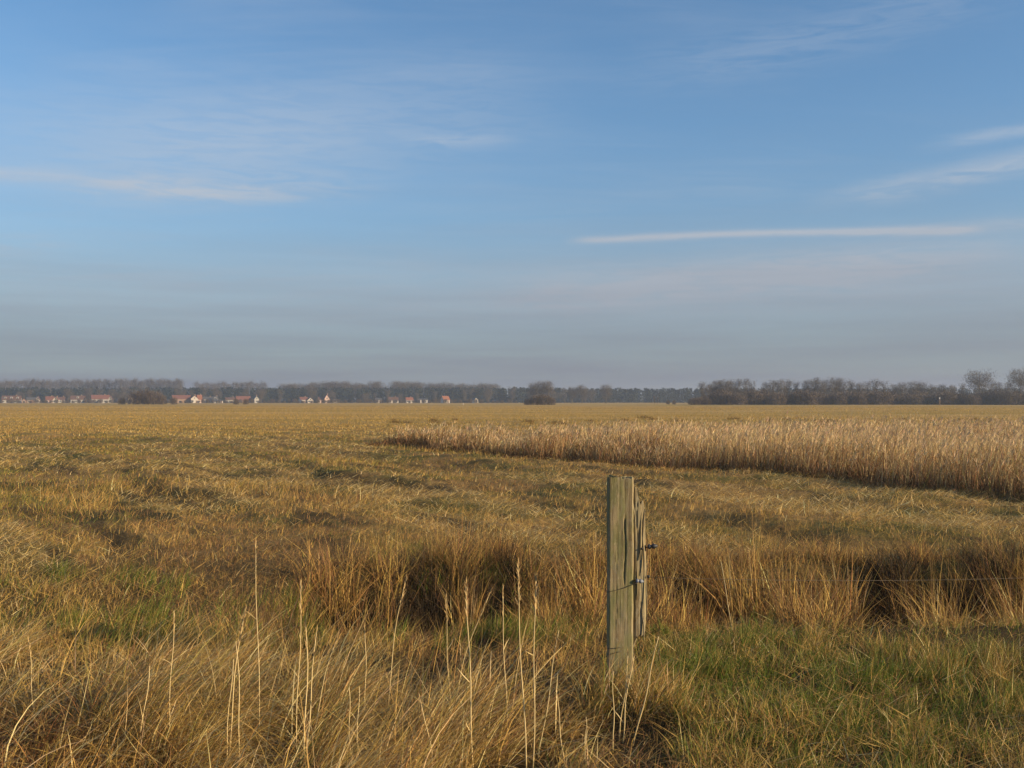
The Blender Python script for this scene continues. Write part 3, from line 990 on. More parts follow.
def outline_column(outline, zs, topz, cracks, seed, taper=0.0, botz=None):
    """a weathered plank or post: a closed outline (x, y) carried up the heights zs; topz(x, y) and botz(x, y) cut its ends"""
    bm = bmesh.new()
    # refine the outline
    pts = []
    for i, p in enumerate(outline):
        q = outline[(i + 1) % len(outline)]
        n = max(1, int(math.hypot(q[0] - p[0], q[1] - p[1]) / 0.004))
        for k in range(n):
            t = k / n
            pts.append((p[0] + (q[0] - p[0]) * t, p[1] + (q[1] - p[1]) * t))
    cx = sum(p[0] for p in pts) / len(pts); cyy = sum(p[1] for p in pts) / len(pts)
    rings = []
    for z in zs:
        ring = []
        for (x, y) in pts:
            r = math.hypot(x - cx, y - cyy)
            nx, ny = (x - cx) / r, (y - cyy) / r
            a = math.atan2(ny, nx)
            dsp = 0.0007 * mnoise.noise(Vector((x * 60 + seed, y * 60, z * 2.0))) + 0.0006 * mnoise.noise(Vector((x * 210 + seed, y * 210, z * 6)))
            for (ca, w, dep, z0, z1, drift) in cracks:
                da = x - (ca + drift * (z - z0) + 0.003 * math.sin(z * 23 + seed))
                if y < cyy and z0 < z < z1:
                    fade = min(1, (z - z0) / 0.08, (z1 - z) / 0.05)
                    dsp -= dep * math.exp(-(da / w) ** 2) * max(0, fade)
            dsp += 0.0022 * mnoise.noise(Vector((a * 0.9 + seed, z * 8.0, 2.0))) + 0.0012 * mnoise.noise(Vector((x * 40, y * 40 + seed, z * 22)))
            tx = taper * z
            xx = x + nx * dsp + tx; yy = y + ny * dsp
            lim = topz(x, y)
            zz = min(z, lim)
            if botz is not None: zz = max(zz, botz(x, y))
            ring.append(bm.verts.new((xx, yy, zz)))
        rings.append(ring)
    n = len(pts)
    for r0, r1 in zip(rings[:-1], rings[1:]):
        for k in range(n):
            bm.faces.new((r0[k], r0[(k + 1) % n], r1[(k + 1) % n], r1[k]))

    def cap(ring, flip):
        cv = bm.verts.new((sum(v.co.x for v in ring) / n, sum(v.co.y for v in ring) / n, sum(v.co.z for v in ring) / n))
        for k in range(n):
            f = (ring[k], ring[(k + 1) % n], cv)
            bm.faces.new(f[::-1] if flip else f)
    cap(rings[-1], False); cap(rings[0], True)
    return bm


def build_post():
    D = 5.3
    k = D / F                                    # metres per pixel at the post's front face
    gx = px_x(620.5, D)
    gz = float(terrain(np.array([gx]), np.array([D]))[0])
    top = px_z(477.5, D) - gz
    root = bpy.data.objects.new('fence_post', None)
    COL.objects.link(root)
    root.location = (gx, D, gz)
    tag(root, 'weathered wooden fence post with split right side and algae, standing in the grass', 'fence post')
    w = 12.2 * k
    zs = [-0.12 + (top + 0.14) * i / 150 for i in range(151)]
    out = [(-w, 0.004), (-w + 0.004, 0), (w - 0.006, -0.001), (w, 0.006), (w + 0.001, 0.115), (w - 0.01, 0.126), (-w + 0.004, 0.124), (-w, 0.118)]
    def topcut(x, y):
        return top - 0.004 * (x / w) - 0.013 * mnoise.noise(Vector((x * 70, y * 60, 3))) - 0.009 * mnoise.noise(Vector((x * 260, y * 200, 7))) - y * 0.04
    cracks = [(0.018, 0.0022, 0.020, top - 0.58, top - 0.19, 0.012), (-0.026, 0.0011, 0.003, 0.30, 0.75, 0.01)]
    W1 = wood_mat('weathered_wood')
    W2 = wood_mat('split_wood', 1.0)
    link('post_body', mesh_from(outline_column(out, zs, topcut, cracks, 3.1, 0.003), 'post_body'), W1, root)
    # the half-detached slab on the right, broken into spikes at the top and rotted through below
    def X(px): return (px - 620.5) * k
    def Zp(py): return px_z(py, D) - gz
    so = [(X(632.9), 0.030), (X(636), 0.022), (X(641), 0.026), (X(645.5), 0.034), (X(647.5), 0.050), (X(646), 0.088), (X(638), 0.098), (X(632.9), 0.094)]
    def stop(x, y):
        px = x / k + 620.5
        prof = np.interp(px, [632.5, 634, 636.0, 637.5, 639, 640.5, 642, 643.5, 644.8, 646.5, 648], [490, 487, 486.5, 488, 492, 500, 507, 499, 503, 520, 560])
        if y > 0.06: prof = prof + 10
        return Zp(float(prof)) + 0.012 * mnoise.noise(Vector((x * 300, y * 90, 1)))
    def sbot(x, y):
        px = x / k + 620.5
        prof = np.interp(px, [632, 635, 640, 645, 648], [655, 640, 634, 637, 610])
        return Zp(float(prof)) + 0.02 * mnoise.noise(Vector((x * 260, y * 90, 5)))
    szs = [Zp(660) + (Zp(482) - Zp(660)) * i / 120 for i in range(121)]
    sc = [(X(641), 0.0018, 0.010, Zp(640), Zp(560), 0.01), (X(638), 0.0016, 0.012, Zp(545), Zp(500), 0.01)]
    sl = link('split_slab', mesh_from(outline_column(so, szs, stop, sc, 8.7, -0.004, sbot), 'split_slab'), W2, root)
    sl['label'] = 'splintered slab coming away from the right of the post'
    # splinters standing off the torn edge
    bm = bmesh.new()
    for (px, y0, y1, r) in ((633.5, 520, 487, 0.005), (640.4, 560, 500, 0.006), (644.2, 575, 505, 0.006), (646.8, 620, 556, 0.004), (637.0, 600, 530, 0.004), (643.5, 640, 590, 0.004)):
        pts = [Vector((X(px + random.uniform(-.6, .6) * q), 0.018 + 0.004 * q, Zp(y0) + (Zp(y1) - Zp(y0)) * q / 4)) for q in range(5)]
        tube(bm, pts, [r * s for s in (0.5, 1, 0.9, 0.6, 0.12)], 6)
    link('splinter', mesh_from(bm, 'splinter'), W2, root)
    # insulators
    BL = simple_mat('black_plastic', (0.025, 0.027, 0.032), 0.45, 0.3, 40)
    GR = simple_mat('grey_plastic', (0.16, 0.18, 0.22), 0.5, 0.25, 40)
    ST = simple_mat('rusty_steel', (0.13, 0.085, 0.055), 0.7, 0.3, 60, 0.0, 0.6)

    def insulator(px, py, y, size, mat, axis, stem_to):
        c = Vector((X(px), y, Zp(py)))
        bm = bmesh.new()
        ax = Vector(axis).normalized()
        prof = [(-1.0, 0.25), (-0.9, 0.62), (-0.55, 0.70), (-0.40, 0.42), (-0.15, 0.40), (0.0, 0.66), (0.35, 0.72), (0.55, 0.5), (0.8, 0.42), (1.0, 0.2)]
        tube(bm, [c + ax * (t * size) for t, _ in prof], [r * size * 0.8 for _, r in prof], 14)
        o = link('insulator', mesh_from(bm, 'insulator'), mat, root)
        bm = bmesh.new()
        st = Vector((X(stem_to[0]), stem_to[2], Zp(stem_to[1])))
        tube(bm, [st, st.lerp(c, 0.5), c], [0.0035] * 3, 8)
        link('screw', mesh_from(bm, 'screw'), ST, o)
        return o
    insulator(639.3, 580.5, -0.002, 0.021, GR, (1, 0.15, -0.15), (634.5, 580.5, 0.03))['label'] = 'grey insulator on the split slab'
    insulator(648.8, 577.5, 0.045, 0.015, BL, (0.3, -1, 0.1), (643, 578, 0.06))
    insulator(653.0, 546.8, 0.030, 0.026, BL, (1, -0.15, 0.12), (643.5, 548.5, 0.04))['label'] = 'black insulator standing out to the right'
    insulator(642.5, 548.5, 0.018, 0.011, BL, (0, -1, 0), (642.5, 548.5, 0.06))
    # old wire tied round the post
    WI = simple_mat('fence_wire', (0.09, 0.075, 0.06), 0.6, 0.3, 60, 0.0, 0.7)
    for rows in (((608, 591), (614, 589.5), (622, 587.5), (628, 585.5), (634, 583), (639, 581)),
                 ((607.5, 653.5), (612, 652), (617, 650.8), (621, 649.5)), ((608.5, 647.2), (613, 646.6), (618, 646.2), (621.5, 645.6))):
        bm = bmesh.new()
        p0 = rows[0]
        pts = [Vector((X(p0[0] - 0.6), 0.10, Zp(p0[1] + 1))), Vector((X(p0[0] - 1.2), 0.0, Zp(p0[1] + 0.3)))]
        pts += [Vector((X(a), -0.009, Zp(b))) for a, b in rows[:]]
        tube(bm, pts, [0.0014] * len(pts), 6)
        link('tie_wire', mesh_from(bm, 'tie_wire'), WI, root)
    # the live wire running off to the right over the ditch edge
    bm = bmesh.new()
    a = Vector((gx + X(649.0), D + 0.04, gz + Zp(578.0)))
    b = Vector((4.9, 6.9, 0.47))
    pts = []
    for q in range(25):
        t = q / 24
        p = a.lerp(b, t); p.z -= 0.05 * 4 * t * (1 - t)
        pts.append(p - a)
    tube(bm, pts, [0.0011] * 25, 5)
    o = link('fence_wire', mesh_from(bm, 'fence_wire'), WI)
    o.location = a
    tag(o, 'thin fence wire running from the post across the reed clumps', 'wire')


build_post()

# ------------------------------------------------------------------ far trees

BARK = twig_mat('bare_bark', (0.13, 0.11, 0.085))
TWIG = twig_mat('bare_twigs', (0.095, 0.078, 0.062))
TWIG_WARM = twig_mat('russet_twigs', (0.095, 0.070, 0.052))
PINE = twig_mat('pine_needles', (0.013, 0.024, 0.021), 0.4)


def bare_tree(h, spread, trunk_frac, shape, twigs, seed, twig_w=0.085):
    """two meshes: trunk with limbs, and a crown of fine twigs; shape in 'poplar', 'round', 'vase'"""
    rnd = random.Random(seed)
    tb = bmesh.new(); cb = bmesh.new()
    st = random.getstate(); random.seed(seed)
    lean = Vector((rnd.uniform(-.03, .03), rnd.uniform(-.03, .03), 1))
    pts = [lean * (h * 0.86 * k / 6) for k in range(7)]
    r0 = 0.018 * h + 0.06
    tube(tb, pts, [r0 * (1 - 0.14 * k) for k in range(7)], 7)
    tips = []
    nl = 16 if shape != 'round' else 20
    for k in range(nl):
        t = trunk_frac + (0.95 - trunk_frac) * (k + rnd.random() * 0.6) / nl
        s = lean * (h * 0.86 * t)
        az = rnd.uniform(0, 6.28)
        u = (t - trunk_frac) / (1 - trunk_frac)
        if shape == 'poplar':
            reach = spread * (0.55 + 0.6 * math.sin(math.pi * min(1, u * 0.9 + 0.1)))
            rise = 1.9
        elif shape == 'round':
            reach = spread * (0.35 + 0.85 * math.sin(math.pi * (0.15 + 0.72 * u)))
            rise = 0.55
        else:
            reach = spread * (0.5 + 0.6 * u)
            rise = 1.2
        reach *= rnd.uniform(0.7, 1.15)
        d = Vector((math.cos(az), math.sin(az), rise)).normalized()
        ln_ = reach * math.sqrt(1 + rise * rise) * 0.9
        e = s + d * ln_
        e.z = min(e.z, h * rnd.uniform(0.9, 1.0))
        m = s.lerp(e, 0.5) + Vector((0, 0, -0.05 * ln_))
        tube(tb, [s, m, e], [r0 * 0.32 * (1.1 - t), r0 * 0.2 * (1.1 - t), 0.03], 5)
        tips.append((s, m, e, ln_))
    for q in range(twigs):
        s, m, e, ln_ = rnd.choice(tips)
        t = rnd.uniform(0.25, 1.0)
        p = s.lerp(m, t * 2) if t < 0.5 else m.lerp(e, t * 2 - 1)
        p = p + Vector((rnd.gauss(0, 1), rnd.gauss(0, 1), rnd.gauss(0, 0.8))) * (0.13 * ln_ + 0.3)
        if shape == 'round' and rnd.random() < 0.5:      # fill the dome
            az = rnd.uniform(0, 6.28); ct = rnd.uniform(-0.5, 1); rr = rnd.random() ** 0.45
            p = Vector((math.cos(az) * math.sqrt(1 - ct * ct) * spread * 1.0 * rr, math.sin(az) * math.sqrt(1 - ct * ct) * spread * 1.0 * rr, h * 0.58 + ct * h * 0.40 * rr))
        p.z = min(p.z, h * 0.98)
        d = Vector((rnd.gauss(0, 1), rnd.gauss(0, 1), rnd.gauss(0.7, 0.6))).normalized()
        ribbon(cb, p, p + d * rnd.uniform(0.5, 1.5), twig_w * rnd.uniform(0.6, 1.3))
    random.setstate(st)
    return mesh_from(tb, 'trunk'), mesh_from(cb, 'crown', False)


def shrub(h, spread, twigs, seed, w=0.085):
    rnd = random.Random(seed)
    st = random.getstate(); random.seed(seed)
    bm = bmesh.new()
    for k in range(14):
        az = rnd.uniform(0, 6.28); r = spread * rnd.random()
        b = Vector((rnd.uniform(-.5, .5) * spread * 0.8, rnd.uniform(-.5, .5) * spread * 0.8, 0))
        e = b + Vector((math.cos(az) * r * 0.5, math.sin(az) * r * 0.5, h * rnd.uniform(0.6, 1.0)))
        tube(bm, [b, b.lerp(e, 0.5), e], [0.06, 0.045, 0.02], 5)
    stems = mesh_from(bm, 'stems')
    bm = bmesh.new()
    for q in range(twigs):
        az = rnd.uniform(0, 6.28); r = spread * math.sqrt(rnd.random())
        lim = h * (0.55 + 0.45 * math.sqrt(max(0, 1 - (r / spread) ** 2))) * rnd.uniform(0.75, 1.05)
        p = Vector((math.cos(az) * r, math.sin(az) * r, lim * rnd.random() ** 0.8))
        d = Vector((rnd.gauss(0, .8), rnd.gauss(0, .8), rnd.gauss(0.8, 0.5))).normalized()
        ribbon(bm, p, p + d * rnd.uniform(0.4, 1.1), w * rnd.uniform(0.6, 1.4))
    random.setstate(st)
    return stems, mesh_from(bm, 'crown', False)


PROTO = {}


def far_tree(kind, px, d, h, label, group, spread=None, name='bare_tree', cat='tree', dz=0.0):
    """place a copy of one of the prototype trees, scaled to the height h"""
    key = kind + str(random.randrange(3))
    if key not in PROTO:
        sd_ = sum(ord(c) for c in key) * 7
        if kind == 'poplar':
            ms = bare_tree(20, 2.9, 0.16, 'poplar', 1700, sd_, 0.075)
            H = 20
        elif kind == 'round':
            ms = bare_tree(14, 4.8, 0.18, 'round', 4200, sd_, 0.06)
            H = 14
        elif kind == 'vase':
            ms = bare_tree(12, 2.8, 0.2, 'vase', 1900, sd_, 0.06)
            H = 12
        elif kind == 'shrub':
            ms = shrub(4.0, 3.2, 1500, sd_)
            H = 4
        mats = (BARK, TWIG) if kind != 'shrub' else (BARK, TWIG_WARM)
        ms[0].materials.append(mats[0]); ms[1].materials.append(mats[1])
        PROTO[key] = (ms, H)
    ms, H = PROTO[key]
    x = px_x(px, d)
    o = bpy.data.objects.new(name, ms[0] if kind != 'shrub' else ms[1]); COL.objects.link(o)
    o.location = (x, d, float(terrain(np.array([x]), np.array([d]))[0]) - 0.1 + dz)
    s = h / H
    wx = s * (spread if spread else random.uniform(0.9, 1.15))
    o.scale = (wx, wx, s)
    o.rotation_euler = (0, 0, random.uniform(0, 6.28))
    tag(o, label, cat, group)
    if kind != 'shrub':
        c = bpy.data.objects.new('crown', ms[1]); COL.objects.link(c); c.parent = o
    else:
        c = bpy.data.objects.new('stem', ms[0]); COL.objects.link(c); c.parent = o
    return o


def build_pine_wood():
    """the dark conifer wood closing the view, one mass to the eye"""
    rnd = np.random.default_rng(5)
    V = []; 
    trees = []
    for k in range(1700):
        px = rnd.uniform(-90, 1110)
        d = rnd.uniform(900, 985)
        trees.append((px_x(px, d), d, (13.9 if px < 560 else 13.3) * rnd.uniform(0.88, 1.06)))
    nc = 90
    for (x, y, h) in trees:
        t = rnd.random(nc)
        zc = h * (0.02 + 0.96 * t)
        r = 3.0 * (1.05 - t) ** 0.6 * np.sqrt(rnd.random(nc)) + 0.2
        a = rnd.uniform(0, 6.28, nc)
        c = np.stack([x + r * np.cos(a), y + r * np.sin(a), zc], -1)
        e1 = rnd.normal(0, 1, (nc, 3)); e1 /= np.linalg.norm(e1, axis=1, keepdims=True)
        e2 = np.cross(e1, rnd.normal(0, 1, (nc, 3))); e2 /= np.linalg.norm(e2, axis=1, keepdims=True)
        s = rnd.uniform(0.5, 1.1, (nc, 1))
        V.append(np.stack([c - e1 * s, c + e2 * s * 0.6, c + e1 * s, c - e2 * s * 0.6], 1))
        # trunk as a tapered three-sided prism
        rt = 0.22
        b = np.array([[x + rt, y, -0.4], [x - rt * .5, y - rt * .87, -0.4], [x - rt * .3, y - rt * .5, h * 0.9], [x + rt * .4, y, h * 0.9]])
        b2 = np.array([[x - rt * .5, y - rt * .87, -0.4], [x - rt * .5, y + rt * .87, -0.4], [x - rt * .3, y + rt * .4, h * 0.9], [x - rt * .3, y - rt * .5, h * 0.9]])
        V.append(np.stack([b, b2]))
    V = np.concatenate(V).reshape(-1, 3)
    nq = len(V) // 4
    me = bpy.data.meshes.new('pine_wood')
    me.vertices.add(len(V)); me.vertices.foreach_set('co', V.astype(np.float32).ravel())
    me.loops.add(len(V)); me.loops.foreach_set('vertex_index', np.arange(len(V), dtype=np.int32))
    me.polygons.add(nq); me.polygons.foreach_set('loop_start', (np.arange(nq) * 4).astype(np.int32))
    me.update(calc_edges=True)
    tag(link('pine_wood', me, PINE), 'dark pine wood closing the far side of the plain', 'wood', kind='stuff')


build_pine_wood()


def tree_h(py_top, d): return px_z(py_top, d)


def build_trees():
    # pale tall rows on the skyline behind the village
    D = 1010
    px = -60.0
    while px < 181:
        top = 378.5 + random.uniform(-1.2, 1.6) + (0.8 if px < 20 else 0)
        far_tree('poplar', px, D + random.uniform(-25, 25), tree_h(top, D), 'tall bare poplar in the long hazy row over the left of the village', 'poplars in the long row over the left of the village')
        px += random.uniform(2.0, 3.4)
    far_tree('poplar', 180, D, tree_h(377.6, D), 'bare poplar that ends the long hazy row, the sky open beside it', 'poplars in the long row over the left of the village')
    px = 196.0
    while px < 268:
        far_tree('poplar', px, D + random.uniform(-25, 25), tree_h(381.0 + random.uniform(-.8, 1.4), D), 'bare poplar in the short hazy row right of the skyline gap', 'poplars in the short row right of the gap')
        px += random.uniform(2.2, 3.6)
    for a, b, top, n in ((281, 300, 383, 5), (304, 318, 382, 4), (324, 346, 380.2, 6), (349, 366, 381.8, 5), (370, 381, 381, 3), (392, 424, 380.6, 8), (428, 448, 382, 5), (452, 470, 382.5, 4), (474, 498, 382.6, 6)):
        for k in range(n):
            far_tree('round', a + (b - a) * (k + 0.5) / n + random.uniform(-1, 1), D + random.uniform(-20, 20), tree_h(top + random.uniform(-.6, 1.5), D),
                     'bare rounded tree showing its top above the pine wood', 'bare treetops above the pine wood', random.uniform(0.9, 1.1))
    # bare trees standing before the pines, between the houses
    for k in range(58):
        px = random.uniform(118, 600) if k < 46 else random.uniform(0, 118)
        d = random.uniform(840, 885)
        far_tree(random.choice(['vase', 'round', 'vase']), px, d, random.uniform(8, 14.2), 'bare brown tree mixed among the village houses before the pines', 'bare trees before the pine wood')
    # the island of bushes left of the middle of the field
    for px, top, w, lab in ((528, 394, 0.9, 'dark bush at the left end of the thicket island in mid field'), (536, 390.5, 0.9, 'taller bush left of the middle of the thicket island'),
                            (544, 389.5, 0.9, 'tallest bush of the thicket island in mid field'), (551, 392.5, 0.85, 'bush at the right end of the thicket island in mid field')):
        far_tree('shrub', px, 395, tree_h(top + 4, 395), lab, 'bushes of the thicket island', w * 0.8, 'bare_bush', 'bush')
    for px, top, sp, lab in ((541, 380.6, 0.95, 'pale bare tree rising behind the thicket island'), (548, 380.2, 0.95, 'broad bare tree behind the right of the thicket island'), (534, 382.0, 0.9, 'slim bare tree behind the left of the thicket island'),
                             (582, 384.0, 0.9, 'lone bare tree right of the thicket island'), (606, 383.5, 1.0, 'lone rounded bare tree where the dark pines begin'), (572, 386, 0.8, 'small bare tree between the thicket island and the lone trees')):
        far_tree('round', px, 640, tree_h(top, 640), lab, 'lone bare trees mid field', sp)
    for px, top, lab in ((654.5, 395.5, 'tiny bare sapling alone in the pale field before the pines'), (657.5, 396.8, 'smaller sapling beside the tiny one before the pines')):
        far_tree('vase', px, 430, tree_h(top, 430), lab, None, 0.5, 'bare_sapling')
    for px, lab in ((668, 'low round bush in the pale strip before the pines'), (674, 'low bush beside the round one, nearer the thicket')):
        far_tree('shrub', px, 470, 2.2, lab, None, 0.5, 'bare_bush', 'bush')
    # dark bushes at the edge of the village, left
    for px, top, lab in ((122, 396.5, 'round bush beside the white gable at the village edge'), (136, 391, 'dark bush at the left of the village thicket'), (145, 388.5, 'tall dark bush in the middle of the village thicket'), (153, 389.5, 'second tall bush of the village thicket'),
                         (162, 394, 'spreading bush at the right of the village thicket'), (174, 396.5, 'low bush before the long red roof'), (236, 398.2, 'low round bush before the red barn'), (246, 398.0, 'low bush at the right corner of the red barn')):
        d = 470
        far_tree('shrub', px, d, max(1.6, tree_h(top, d)), lab, 'bushes at the edge of the village', 0.55 if top > 393 else 0.75, 'bare_bush', 'bush')
    # hedge line in front of the houses
    px = -30.0
    while px < 520:
        far_tree('shrub', px, 760 + random.uniform(-15, 15), random.uniform(1.8, 3.6), 'low scrub bush in the hedge line along the village gardens', 'scrub bushes along the village gardens', random.uniform(0.5, 0.9), 'scrub_bush', 'bush')
        px += random.uniform(3.5, 7)
    # the long thicket on the right
    px = 693.0
    while px < 1060:
        d = random.uniform(395, 425)
        tall = random.uniform(4.2, 6.4) * (1.0 if px > 712 else 0.6)
        far_tree('shrub', px, d, tall, 'russet bush in the long thicket on the right', 'bushes of the long thicket', random.uniform(0.75, 1.05), 'bare_bush', 'bush')
        px += random.uniform(3.2, 5.8)
    spec = [(702, 382, .8), (709, 383, .8), (717, 379.5, .9), (724, 379, .9), (731, 380, .9), (738, 379.5, .9), (745, 379, .9), (752, 380.5, .8), (766, 381, .8), (773, 380, .8), (781, 379, .9), (788, 378.5, .9), (796, 381, .8),
            (808, 378.5, .8), (815, 377.5, .9), (821, 379.5, .8), (830, 378, .9), (836, 376.8, 1), (842, 378.5, .9), (852, 381, .8), (860, 382.5, .9), (868, 381, .9), (876, 379.5, .9), (884, 381, .8), (893, 383, .9), (902, 382, .8),
            (914, 380, .9), (922, 382, .8), (932, 383.5, .8), (942, 384, .8), (952, 384, .8), (962, 383, .8)]
    for px, top, s in spec:
        far_tree(random.choice(['vase', 'round']), px, 445 + random.uniform(-15, 15), tree_h(top, 445), 'bare tree standing up out of the long thicket on the right', 'trees in the long thicket', s * 0.95)
    far_tree('round', 979.5, 430, tree_h(369.0, 430), 'big round bare tree on the right, broadest crown of the skyline', 'trees in the long thicket', 1.08)
    far_tree('round', 996, 440, tree_h(380.5, 440), 'lesser bare tree in the lee of the big round one', 'trees in the long thicket', 0.8)
    far_tree('vase', 1008, 440, tree_h(381, 440), 'small bare tree between the two biggest ones', 'trees in the long thicket', 0.8)
    far_tree('round', 1020, 400, tree_h(367.5, 400), 'tall dark bare tree cut by the right edge', 'trees in the long thicket', 0.9)
    far_tree('round', 1042, 410, tree_h(372, 410), 'bare tree beyond the right edge', 'trees in the long thicket', 0.9)


build_trees()

# ------------------------------------------------------------------ village

WALLW = simple_mat('white_render', (0.50, 0.46, 0.41), 0.8, 0.06)
WALLB = simple_mat('brown_brick', (0.25, 0.17, 0.12), 0.85, 0.2)
WALLG = simple_mat('grey_render', (0.36, 0.35, 0.33), 0.85, 0.1)
WALLP = simple_mat('pink_render', (0.58, 0.42, 0.36), 0.85, 0.1)
ROOFR = simple_mat('red_tile', (0.16, 0.065, 0.045), 0.8, 0.2)
ROOFO = simple_mat('orange_tile', (0.25, 0.095, 0.05), 0.8, 0.2)
ROOFB = simple_mat('brown_tile', (0.11, 0.06, 0.045), 0.85, 0.2)
ROOFD = simple_mat('slate', (0.075, 0.075, 0.08), 0.8, 0.2)
GLASS = simple_mat('dark_window', (0.03, 0.035, 0.04), 0.15, 0.1)
FRAME = simple_mat('white_frame', (0.50, 0.49, 0.46), 0.6, 0.04)
DOORM = simple_mat('wooden_door', (0.14, 0.08, 0.05), 0.7, 0.1)


def box(bm, x0, x1, y0, y1, z0, z1):
    v = [bm.verts.new(p) for p in ((x0, y0, z0), (x1, y0, z0), (x1, y1, z0), (x0, y1, z0), (x0, y0, z1), (x1, y0, z1), (x1, y1, z1), (x0, y1, z1))]
    for f in ((0, 3, 2, 1), (4, 5, 6, 7), (0, 1, 5, 4), (1, 2, 6, 5), (2, 3, 7, 6), (3, 0, 4, 7)):
        bm.faces.new([v[i] for i in f])


def house(name, x0p, x1p, eave_py, ridge_py, wall, roof, label, gable=False, d=800.0, windows=3, dormers=0, chimney=True, base=None, depth=None, group='houses of the village'):
    """a house seen between columns x0p and x1p; gable=True turns its gable end to the camera"""
    k = d / F
    w = (x1p - x0p) * k
    cx = px_x(0.5 * (x0p + x1p), d)
    gz = float(terrain(np.array([cx]), np.array([d]))[0]) - 0.15
    eave_py = 403.2 - (403.2 - eave_py) * 0.9; ridge_py = 403.2 - (403.2 - ridge_py) * 0.88
    ez = px_z(eave_py, d) - gz; rz = px_z(ridge_py, d) - gz
    D = depth or (w * 1.5 if gable else max(6.0, w * 0.55))
    root = bpy.data.objects.new(name, None); COL.objects.link(root)
    root.location = (cx, d + D / 2, gz)
    root.rotation_euler = (0, 0, R(random.uniform(8, 30)))
    tag(root, label, 'house' if name == 'village_house' else name.replace('_', ' '), group)
    bm = bmesh.new()
    hw, hd = w / 2, D / 2
    # walls with gables as one closed shell
    if gable:
        prof = [(-hw, 0), (hw, 0), (hw, ez), (0, rz - 0.12), (-hw, ez)]
        f0 = [bm.verts.new((a, -hd, b)) for a, b in prof]; f1 = [bm.verts.new((a, hd, b)) for a, b in prof]
    else:
        prof = [(-hd, 0), (hd, 0), (hd, ez), (0, rz - 0.12), (-hd, ez)]
        f0 = [bm.verts.new((hw, a, b)) for a, b in prof]; f1 = [bm.verts.new((-hw, a, b)) for a, b in prof]
    bm.faces.new(f0); bm.faces.new(f1[::-1])
    for i in range(5):
        j = (i + 1) % 5
        bm.faces.new((f0[j], f0[i], f1[i], f1[j]))
    bmesh.ops.recalc_face_normals(bm, faces=bm.faces)
    link('wall', mesh_from(bm, 'wall', False), wall, root)
    # roof: two thick pitched slabs with an overhang
    bm = bmesh.new()
    o_, th = 0.35, 0.16
    half, run = (hw, hd + o_) if gable else (hd, hw + o_)
    sl = (rz - ez) / half
    sec = [(0, rz + 0.02), (half + o_, ez - o_ * sl + 0.02), (half + o_, ez - o_ * sl + 0.02 + th), (0, rz + 0.02 + th * 1.1)]
    for sg in (-1, 1):
        A = []; B_ = []
        for a, b in sec:
            a *= sg
            A.append(bm.verts.new((a, -run, b) if gable else (-run, a, b)))
            B_.append(bm.verts.new((a, run, b) if gable else (run, a, b)))
        bm.faces.new(A); bm.faces.new(B_[::-1])
        for i in range(4):
            j = (i + 1) % 4
            bm.faces.new((A[j], A[i], B_[i], B_[j]))
    bmesh.ops.recalc_face_normals(bm, faces=bm.faces)
    ro = link('roof', mesh_from(bm, 'roof', False), roof, root)
    if chimney:
        bm = bmesh.new()
        cxx = 0.25 * w if not gable else 0.18 * w
        box(bm, cxx - 0.35, cxx + 0.35, 0.2, 0.9, rz - 0.5, rz + 1.0)
        link('chimney', mesh_from(bm, 'chimney', False), WALLB, ro)
    fy = -hd
    nw = max(1, windows)
    for i in range(nw):
        cxw = -hw + w * (i + 0.5) / nw
        zc = min(ez - 0.75, 1.55)
        if i == nw // 2 and nw > 1:
            bm = bmesh.new(); box(bm, cxw - 0.5, cxw + 0.5, fy - 0.06, fy - 0.003, 0.1, min(ez - 0.3, 2.1))
            link('door', mesh_from(bm, 'door', False), DOORM, root)
            continue
        bm = bmesh.new(); box(bm, cxw - 0.60, cxw + 0.60, fy - 0.07, fy - 0.003, zc - 0.68, zc + 0.68)
        fr = link('window', mesh_from(bm, 'window', False), FRAME, root)
        bm = bmesh.new()
        for sx in (-1, 1):
            box(bm, cxw + sx * 0.27 - 0.22, cxw + sx * 0.27 + 0.22, fy - 0.10, fy - 0.073, zc - 0.56, zc + 0.56)
        link('pane', mesh_from(bm, 'pane', False), GLASS, fr)
    if gable and rz - ez > 1.6:
        zc = ez + 0.5
        bm = bmesh.new(); box(bm, -0.5, 0.5, fy - 0.07, fy - 0.003, zc - 0.5, zc + 0.5)
        fr = link('window', mesh_from(bm, 'window', False), FRAME, root)
        bm = bmesh.new(); box(bm, -0.4, 0.4, fy - 0.10, fy - 0.073, zc - 0.4, zc + 0.4)
        link('pane', mesh_from(bm, 'pane', False), GLASS, fr)
    for i in range(dormers):
        cxw = -hw + w * (i + 0.5) / dormers
        zc = ez + (rz - ez) * 0.45
        yy = -hd * 0.62
        bm = bmesh.new(); box(bm, cxw - 0.8, cxw + 0.8, yy - 0.5, yy + hd * 0.45, zc - 0.6, zc + 0.7)
        dm = link('dormer', mesh_from(bm, 'dormer', False), FRAME, root)
        bm = bmesh.new(); box(bm, cxw - 0.5, cxw + 0.5, yy - 0.54, yy - 0.503, zc - 0.4, zc + 0.45)
        link('pane', mesh_from(bm, 'pane', False), GLASS, dm)
    return root


